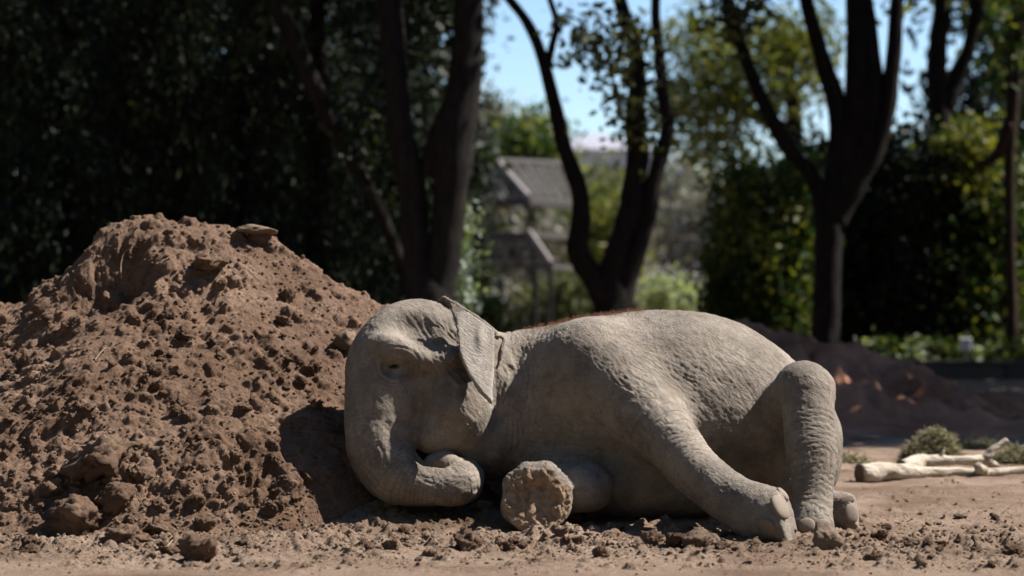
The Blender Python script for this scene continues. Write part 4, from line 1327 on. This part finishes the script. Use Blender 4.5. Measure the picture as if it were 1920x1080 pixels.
# ---- low dark kerb wall along the far edge of the yard
M_KERB = flat('dark_concrete', (0.075, 0.07, 0.068), 0.9, 0.2)
kw = empty('kerb_wall', (6.0, 39.2, 0)); tag(kw, 'low dark concrete kerb wall between the shaded yard and the border plants', 'kerb')
for k in range(9):
    x0 = -6.0 + k * 2.0
    box_obj('block', (x0 + 1.0 - 0.0, 0, 0.10), (1.985, 0.32, 0.30), M_KERB, kw, None, 0.02)
    box_obj('coping', (x0 + 1.0 - 0.0, 0, 0.278), (1.99, 0.40, 0.05), M_KERB, kw, None, 0.012)
# ---- small sign
M_WHITE = flat('white_paint', (0.62, 0.62, 0.62), 0.6)
M_POST = flat('grey_post', (0.10, 0.10, 0.10), 0.7)
c = P(1810, 645, 39.9)
sg = empty('sign', (c[0], c[1], 0)); tag(sg, 'small white square sign on a short post behind the kerb', 'sign')
box_obj('post', (0, 0.05, 0.32), (0.05, 0.05, 0.72), M_POST, sg)
box_obj('board', (0, 0, c[2]), (0.20, 0.03, 0.20), M_WHITE, sg)
# ---- two-tier pavilion frame
M_STEEL = flat('weathered_steel', (0.06, 0.052, 0.05), 0.7)
M_RAFT = flat('pale_rafter', (0.17, 0.15, 0.145), 0.7)
M_ROOF = flat('grey_mesh_roof', (0.12, 0.113, 0.11), 0.9)
_t = M_ROOF.node_tree; _mx = _t.nodes.new('ShaderNodeMixShader'); _tr = _t.nodes.new('ShaderNodeBsdfTransparent')
_mx.inputs[0].default_value = 0.72                       # wire netting, partly see-through
_t.links.new(_t.nodes['Principled BSDF'].outputs[0], _mx.inputs[1]); _t.links.new(_tr.outputs[0], _mx.inputs[2])
_t.links.new(_mx.outputs[0], _t.nodes['Material Output'].inputs['Surface'])
Yp = 60.0
def pv(px, py, dy=0.0):
    return Vector(P(px, py, Yp + dy))
pav = empty('pavilion', tuple(P(990, 560 + FPX * CAMH / Yp, Yp)))
tag(pav, 'two-tiered open pavilion with grey roof panels behind the trees', 'pavilion')
po = Vector(pav.location)
def pbar(name, a, b, w, mat): return bar(name, a - po, b - po, w, mat, pav)
def ppanel(a, b, c_, d, mat=None):
    v = np.array([a - po, b - po, c_ - po, d - po]); n = np.cross(v[1] - v[0], v[3] - v[0]); n /= np.linalg.norm(n)
    vv = np.vstack([v, v + n * 0.03])
    f = [(0, 1, 2, 3), (7, 6, 5, 4), (0, 4, 5, 1), (1, 5, 6, 2), (2, 6, 7, 3), (3, 7, 4, 0)]
    return obj('roof_panel', mesh_np('roof_panel', vv, f, False), mat or M_ROOF, pav)
W, Dp = 2.6, 2.2
A = pv(990, 372); B_ = A + Vector((-W, .5, 0)); C = A + Vector((1.25, Dp, 0)); D_ = B_ + Vector((1.25, Dp, 0))      # clerestory eave
zt = P(930, 305, Yp + 1.1)[2]
mF = (A + C) / 2; mB = (B_ + D_) / 2
RA = Vector((pv(930, 305).x, Yp + .9, zt)); RB = Vector((pv(930, 305).x + 1.65, Yp + 2.1, zt)); RC = RA + Vector((-.9, .2, 0))
zl = P(990, 436, Yp)[2]; zs = P(1030, 496, Yp - .3)[2]
def dn(p, z): return Vector((p.x, p.y, z))
A2, B2, C2, D2 = [dn(p, zl) for p in (A, B_, C, D_)]
A3 = Vector((pv(1031, 496).x, Yp - .35, zs)); B3 = Vector((B_.x - .5, B_.y - .5, zs)); C3 = Vector((C.x + .55, C.y + .3, zs)); D3 = Vector((D_.x - .5, D_.y + .5, zs))
ppanel(B_, A, RA, RC); ppanel(A, C, RB, RA); ppanel(C, D_, RC, RB)
ppanel(B3, A3, A2, B2); ppanel(C3, D3, D2, C2)
pbar('hip_rafter', RA + Vector((0, -.05, .05)), A + Vector((0, -.05, .05)), .13, M_RAFT); pbar('ridge_beam', RA + Vector((0, 0, .05)), RB + Vector((0, 0, .05)), .11, M_RAFT)
pbar('hip_rafter', A2 + Vector((0, -.05, .05)), A3 + Vector((0, -.05, .05)), .13, M_RAFT); pbar('hip_rafter', RB + Vector((0, 0, .05)), C + Vector((0, 0, .05)), .10, M_RAFT)
for p, q, w in ((B_, A, .12), (A, C, .12), (C, D_, .1), (D_, B_, .1), (B2, A2, .12), (A2, C2, .12), (C2, D2, .1), (D2, B2, .1), (B3, A3, .1), (A3, C3, .1)):
    pbar('beam', p + Vector((0, -.02, -.06)), q + Vector((0, -.02, -.06)), w, M_STEEL)
for p0, p1, q0, q1, nb in ((B_, A, RC, RA, 5), (A, C, RA, RB, 5), (B3, A3, B2, A2, 6)):
    for k in range(1, nb):
        up_ = Vector((0, -.02, .05)); tk = k / nb
        pbar('batten', p0.lerp(q0, tk) + up_, p1.lerp(q1, tk) + up_, .035, M_STEEL)
    for k in range(1, 5):
        pbar('rafter', p0.lerp(p1, k / 5) + Vector((0, -.02, .06)), q0.lerp(q1, k / 5) + Vector((0, -.02, .06)), .05, M_STEEL)
zm = (A.z + A2.z) / 2 + .28
pbar('rail', dn(B_, zm), dn(A, zm), .09, M_STEEL); pbar('rail', dn(A, zm), dn(C, zm), .09, M_STEEL)
for p in (A, B_, C, D_, (A + B_) / 2):
    pbar('clerestory_post', dn(p, zl), dn(p, A.z), .12, M_STEEL)
for p in (A3, B3, C3, D3, A3.lerp(B3, .33), A3.lerp(B3, .66)):
    pbar('post', dn(p, po.z - .05), dn(p, zs), .13, M_STEEL)
# ---- far buildings
M_PALE = flat('pale_wall', (0.30, 0.30, 0.34), 0.9)
M_PINK = flat('pink_wall', (0.32, 0.19, 0.175), 0.9)
M_RED = flat('tile_roof', (0.24, 0.10, 0.08), 0.9)
M_GLASS = flat('dark_glass', (0.03, 0.035, 0.045), 0.2, 0.5)
def house(name, label, px, py_top, Yb, w, d, hwall, hroof, mw_, mr_):
    x = P(px, 500, Yb)[0]; zt_ = P(px, py_top, Yb)[2]
    base = zt_ - hroof - hwall
    r_ = empty(name, (x, Yb, 0)); tag(r_, label, 'house')
    box_obj('wall', (0, 0, (zt_ - hroof) / 2), (w, d, zt_ - hroof), mw_, r_, None, .03)
    zz = zt_ - hroof
    vv = np.array([(-w / 2 - .3, -d / 2 - .3, zz), (w / 2 + .3, -d / 2 - .3, zz), (w / 2 + .3, d / 2 + .3, zz), (-w / 2 - .3, d / 2 + .3, zz), (-w / 2 + d / 2, 0, zt_), (w / 2 - d / 2, 0, zt_)])
    bmr = bmesh.new(); bv = [bmr.verts.new(q) for q in vv]
    for ff in ((0, 1, 5, 4), (1, 2, 5), (2, 3, 4, 5), (3, 0, 4), (3, 2, 1, 0)): bmr.faces.new([bv[q] for q in ff])
    mm = bpy.data.meshes.new('roof'); bmr.to_mesh(mm); bmr.free(); obj('roof', mm, mr_, r_)
    for k in range(int(w // 2.2)):
        for zz_ in np.arange(zz - 1.6, 1.0, -3.0):
            wn_ = box_obj('window', (-w / 2 + 1.1 + 2.2 * k, -d / 2 - .02, zz_), (1.0, .08, 1.3), M_WHITE, r_)
            box_obj('pane', (0, -.045, 0), (.84, .02, 1.14), M_GLASS, wn_, None, 0)
house('pale_house', 'pale lilac-white building far behind the three-limbed tree', 1115, 250, 150, 7, 6, 8, 1.2, M_PALE, M_PALE)
house('pink_house', 'pinkish house glimpsed through the conifers past the mound', 20, 325, 62, 4.5, 4, 3, 1.0, M_PINK, M_RED)

# ---- bleached log with branches
def wood_mat():
    t = NT('bleached_wood')
    c = t.coord('Object')
    g = t.mapped(c, (0.12, 1, 1))
    n = t.noise(g, 26, 5, 0.65)
    big = t.noise(c, 3.2, 4, 0.6)
    col = t.ramp(n, [(0.3, (0.27, 0.215, 0.165)), (0.6, (0.50, 0.43, 0.35))])
    col = t.mix(t.ramp(big, [(0.56, (0, 0, 0)), (0.66, (0.8, 0.8, 0.8))]), col, (0.12, 0.075, 0.048))
    return t.done(col, 0.85, t.bump(n, 0.9, 0.03), 0.2)
M_WOOD = wood_mat()
M_CUT = flat('sawn_end', (0.11, 0.07, 0.045), 0.9)
YL = 17.35
def wpts(pts):
    return spline0([[*P(a, b, c_), r] for a, b, c_, r in pts], 6)
def log_thing(name, label, parts, origin):
    o = empty(name, origin); tag(o, label, 'log')
    og = np.array(origin)
    for nm, q in parts:
        v, f = tube(q, 16, 3, 0.11)
        obj(nm, mesh_np(nm, v - og, f), M_WOOD, o)
        if nm == 'stem':
            cdir = q[0, :3] - q[1, :3]; cdir /= np.linalg.norm(cdir)
            rr_ = q[0, 3] * 0.98
            bmc = bmesh.new(); bmesh.ops.create_circle(bmc, cap_ends=True, radius=rr_, segments=18)
            mm = bpy.data.meshes.new('cut_face'); bmc.to_mesh(mm); bmc.free()
            co = obj('cut_face', mm, M_CUT, o, Vector(q[0, :3] + cdir * 0.006 - og)); co.rotation_euler = Vector(cdir).to_track_quat('Z', 'Y').to_euler()
    return o
log_thing('bleached_log', 'long bleached fallen log with a cut end, lying on the sand', [
    ('stem', wpts([(1612, 889, 17.3, .072), (1650, 887, 17.36, .070), (1690, 885, 17.42, .062), (1730, 886, 17.5, .046), (1790, 886, 17.6, .036), (1850, 886, 17.65, .034), (1920, 881, 17.75, .028), (1990, 876, 17.8, .022)])),
    ('knot', wpts([(1842, 888, 17.6, .05), (1838, 880, 17.55, .045), (1832, 872, 17.53, .03)]))], tuple(P(1612, 905, 17.3) * np.array([1, 1, 0])))
log_thing('bleached_branch', 'bleached branch with an upright fork lying behind the long log', [
    ('stem', wpts([(1690, 876, 17.6, .05), (1722, 868, 17.85, .058), (1750, 864, 17.9, .046), (1780, 863, 17.92, .036), (1810, 864, 17.95, .036), (1846, 864, 18.0, .042), (1872, 878, 18.0, .03)])),
    ('twig', wpts([(1846, 862, 18.0, .04), (1860, 846, 18.0, .030), (1876, 834, 18.02, .024), (1888, 825, 18.03, .024)])),
    ('twig', wpts([(1764, 860, 17.9, .02), (1766, 852, 17.9, .016), (1770, 844, 17.9, .009)]))], tuple(P(1760, 885, 17.9) * np.array([1, 1, 0])))
# ---- hay
def hay_mat():
    t = NT('hay_blades')
    g = t.n('ShaderNodeNewGeometry')
    return t.done(t.ramp(g.outputs['Random Per Island'], [(0, (0.12, 0.108, 0.056)), (0.5, (0.25, 0.222, 0.125)), (1, (0.40, 0.36, 0.23))]), 0.85, None, 0.15)
M_HAY = hay_mat()
def hay(name, label, px, py, Yh, wpx, hpx, n, seed, cat='hay'):
    rng = np.random.default_rng(seed)
    c = P(px, py, Yh); g = soil_down(c[0], c[1])
    w = wpx * Yh / FPX / 2; h = hpx * Yh / FPX
    vs, fs, k = [], [], 0
    for _ in range(n):
        a = rng.uniform(0, 6.28); r = rng.random() ** 0.5
        x, y = math.cos(a) * r * w, math.sin(a) * r * w * .7
        top = h * (1 - r ** 2) ** .7 * (0.75 + .7 * vnoise(np.array([[x * 9, y * 9, seed]]), 4)[0])
        z = top * rng.random() ** .4 + .005
        d = rng.normal(size=3); d[2] *= .55; d /= np.linalg.norm(d); L = rng.uniform(.06, .22)
        b = rng.normal(size=3) * .02
        v, f = strip([(x, y, z) - d * L / 2, np.array((x, y, z)) + b, (x, y, z) + d * L / 2], .0028)
        v[:, 2] = np.maximum(v[:, 2], 0.002)
        vs.append(v); fs.append(f + k); k += len(v)
    return tag(obj(name, mesh_np(name, np.vstack(vs), np.vstack(fs)), M_HAY, None, (c[0], c[1], g.z if g else 0)), label, cat)
hay('hay_heap', 'small rounded heap of greenish hay behind the bleached log', 1746, 850, 19.6, 96, 52, 3600, 1)
hay('hay_heap', 'flat dark strip of hay beyond the end of the bleached log', 1905, 862, 19.2, 90, 22, 1300, 2)
hay('hay_wisp', 'thin scatter of hay on the sand at the shade edge', 1830, 838, 21.2, 110, 10, 500, 3)
hay('hay_wisp', 'thin tuft of hay beside the elephant rump', 1592, 876, 19.0, 60, 9, 350, 4)
# ------------------------------------------------------------------ elephant details: toenails, eye, hair
def nail(px, py, wpx, hpx, up=0.0):
    loc, nrm = ehit(px, py)
    if loc is None: return
    r = 0.5 * loc.y / FPX
    d, f = ICO_N
    q = nrm.to_track_quat('Z', 'Y')
    o = child('toenail', NAIL, None)
    z = Vector(nrm)
    side = Vector((1, 0, 0)) - z * z.x
    side.normalize()
    upv = z.cross(side)
    m = Matrix((side, upv, z)).transposed()
    o.rotation_euler = (m @ Matrix.Rotation(up, 3, 'Z')).to_euler()
    o.scale = (wpx * r, hpx * r, min(wpx, hpx) * r * 0.42)
    o.location = loc - z * 0.008 - Vector((0.45, 14.3, 0.0))
ICO_N = ico(3)
dv = ICO_N[0].copy()
dv = np.sign(dv) * np.abs(dv) ** 0.85
NAIL = mesh_np('toenail', dv, ICO_N[1]); NAIL.materials.append(M_NAIL)
nail(1464, 950, 40, 52, 0.4)
nail(1470, 925, 34, 26, 0.4)
nail(1440, 994, 40, 44, 0.5)
nail(1512, 984, 32, 28)
nail(1544, 986, 32, 28)
nail(1588, 936, 30, 20)
nail(1597, 962, 28, 38)
nail(1596, 990, 26, 24)
# eye
loc, nrm = ehit(742, 686)
ev_, ef_ = ICO_N
EYE = mesh_np('eye', ev_, ef_); EYE.materials.append(M_EYE)
eo = child('eye', EYE, None)
eo.location = loc + Vector((0, 0.014, 0)) - Vector((0.45, 14.3, 0.0)); eo.scale = (0.034, 0.020, 0.009)
# sparse reddish hair along the spine
rng = np.random.default_rng(77)
vs, fs, k = [], [], 0
for _ in range(900):
    px = rng.uniform(985, 1210)
    yb = np.interp(px, [985, 1040, 1100, 1160, 1210], [617, 607, 593, 583, 580])
    t_ = rng.random()
    x = (px - 960) / FPX * 14.5
    hit = EBVH.ray_cast(Vector((x, 14.5 + rng.normal() * 0.10, 3)), Vector((0, 0, -1)))
    if hit[0] is None: continue
    p = np.array(hit[0])
    L = rng.uniform(0.008, 0.03)
    d = np.array([rng.normal() * .4 - .2, rng.normal() * .4 - .1, 1.0]); d /= np.linalg.norm(d)
    b = np.array([rng.normal(), rng.normal(), 0]) * .006
    v, f = strip([p - d * .004, p + d * L * .5 + b * .4, p + d * L + b * 1.6], .0007)
    vs.append(v); fs.append(f + k); k += len(v)
child('hair', mesh_np('hair', np.vstack(vs), np.vstack(fs)), M_HAIR)
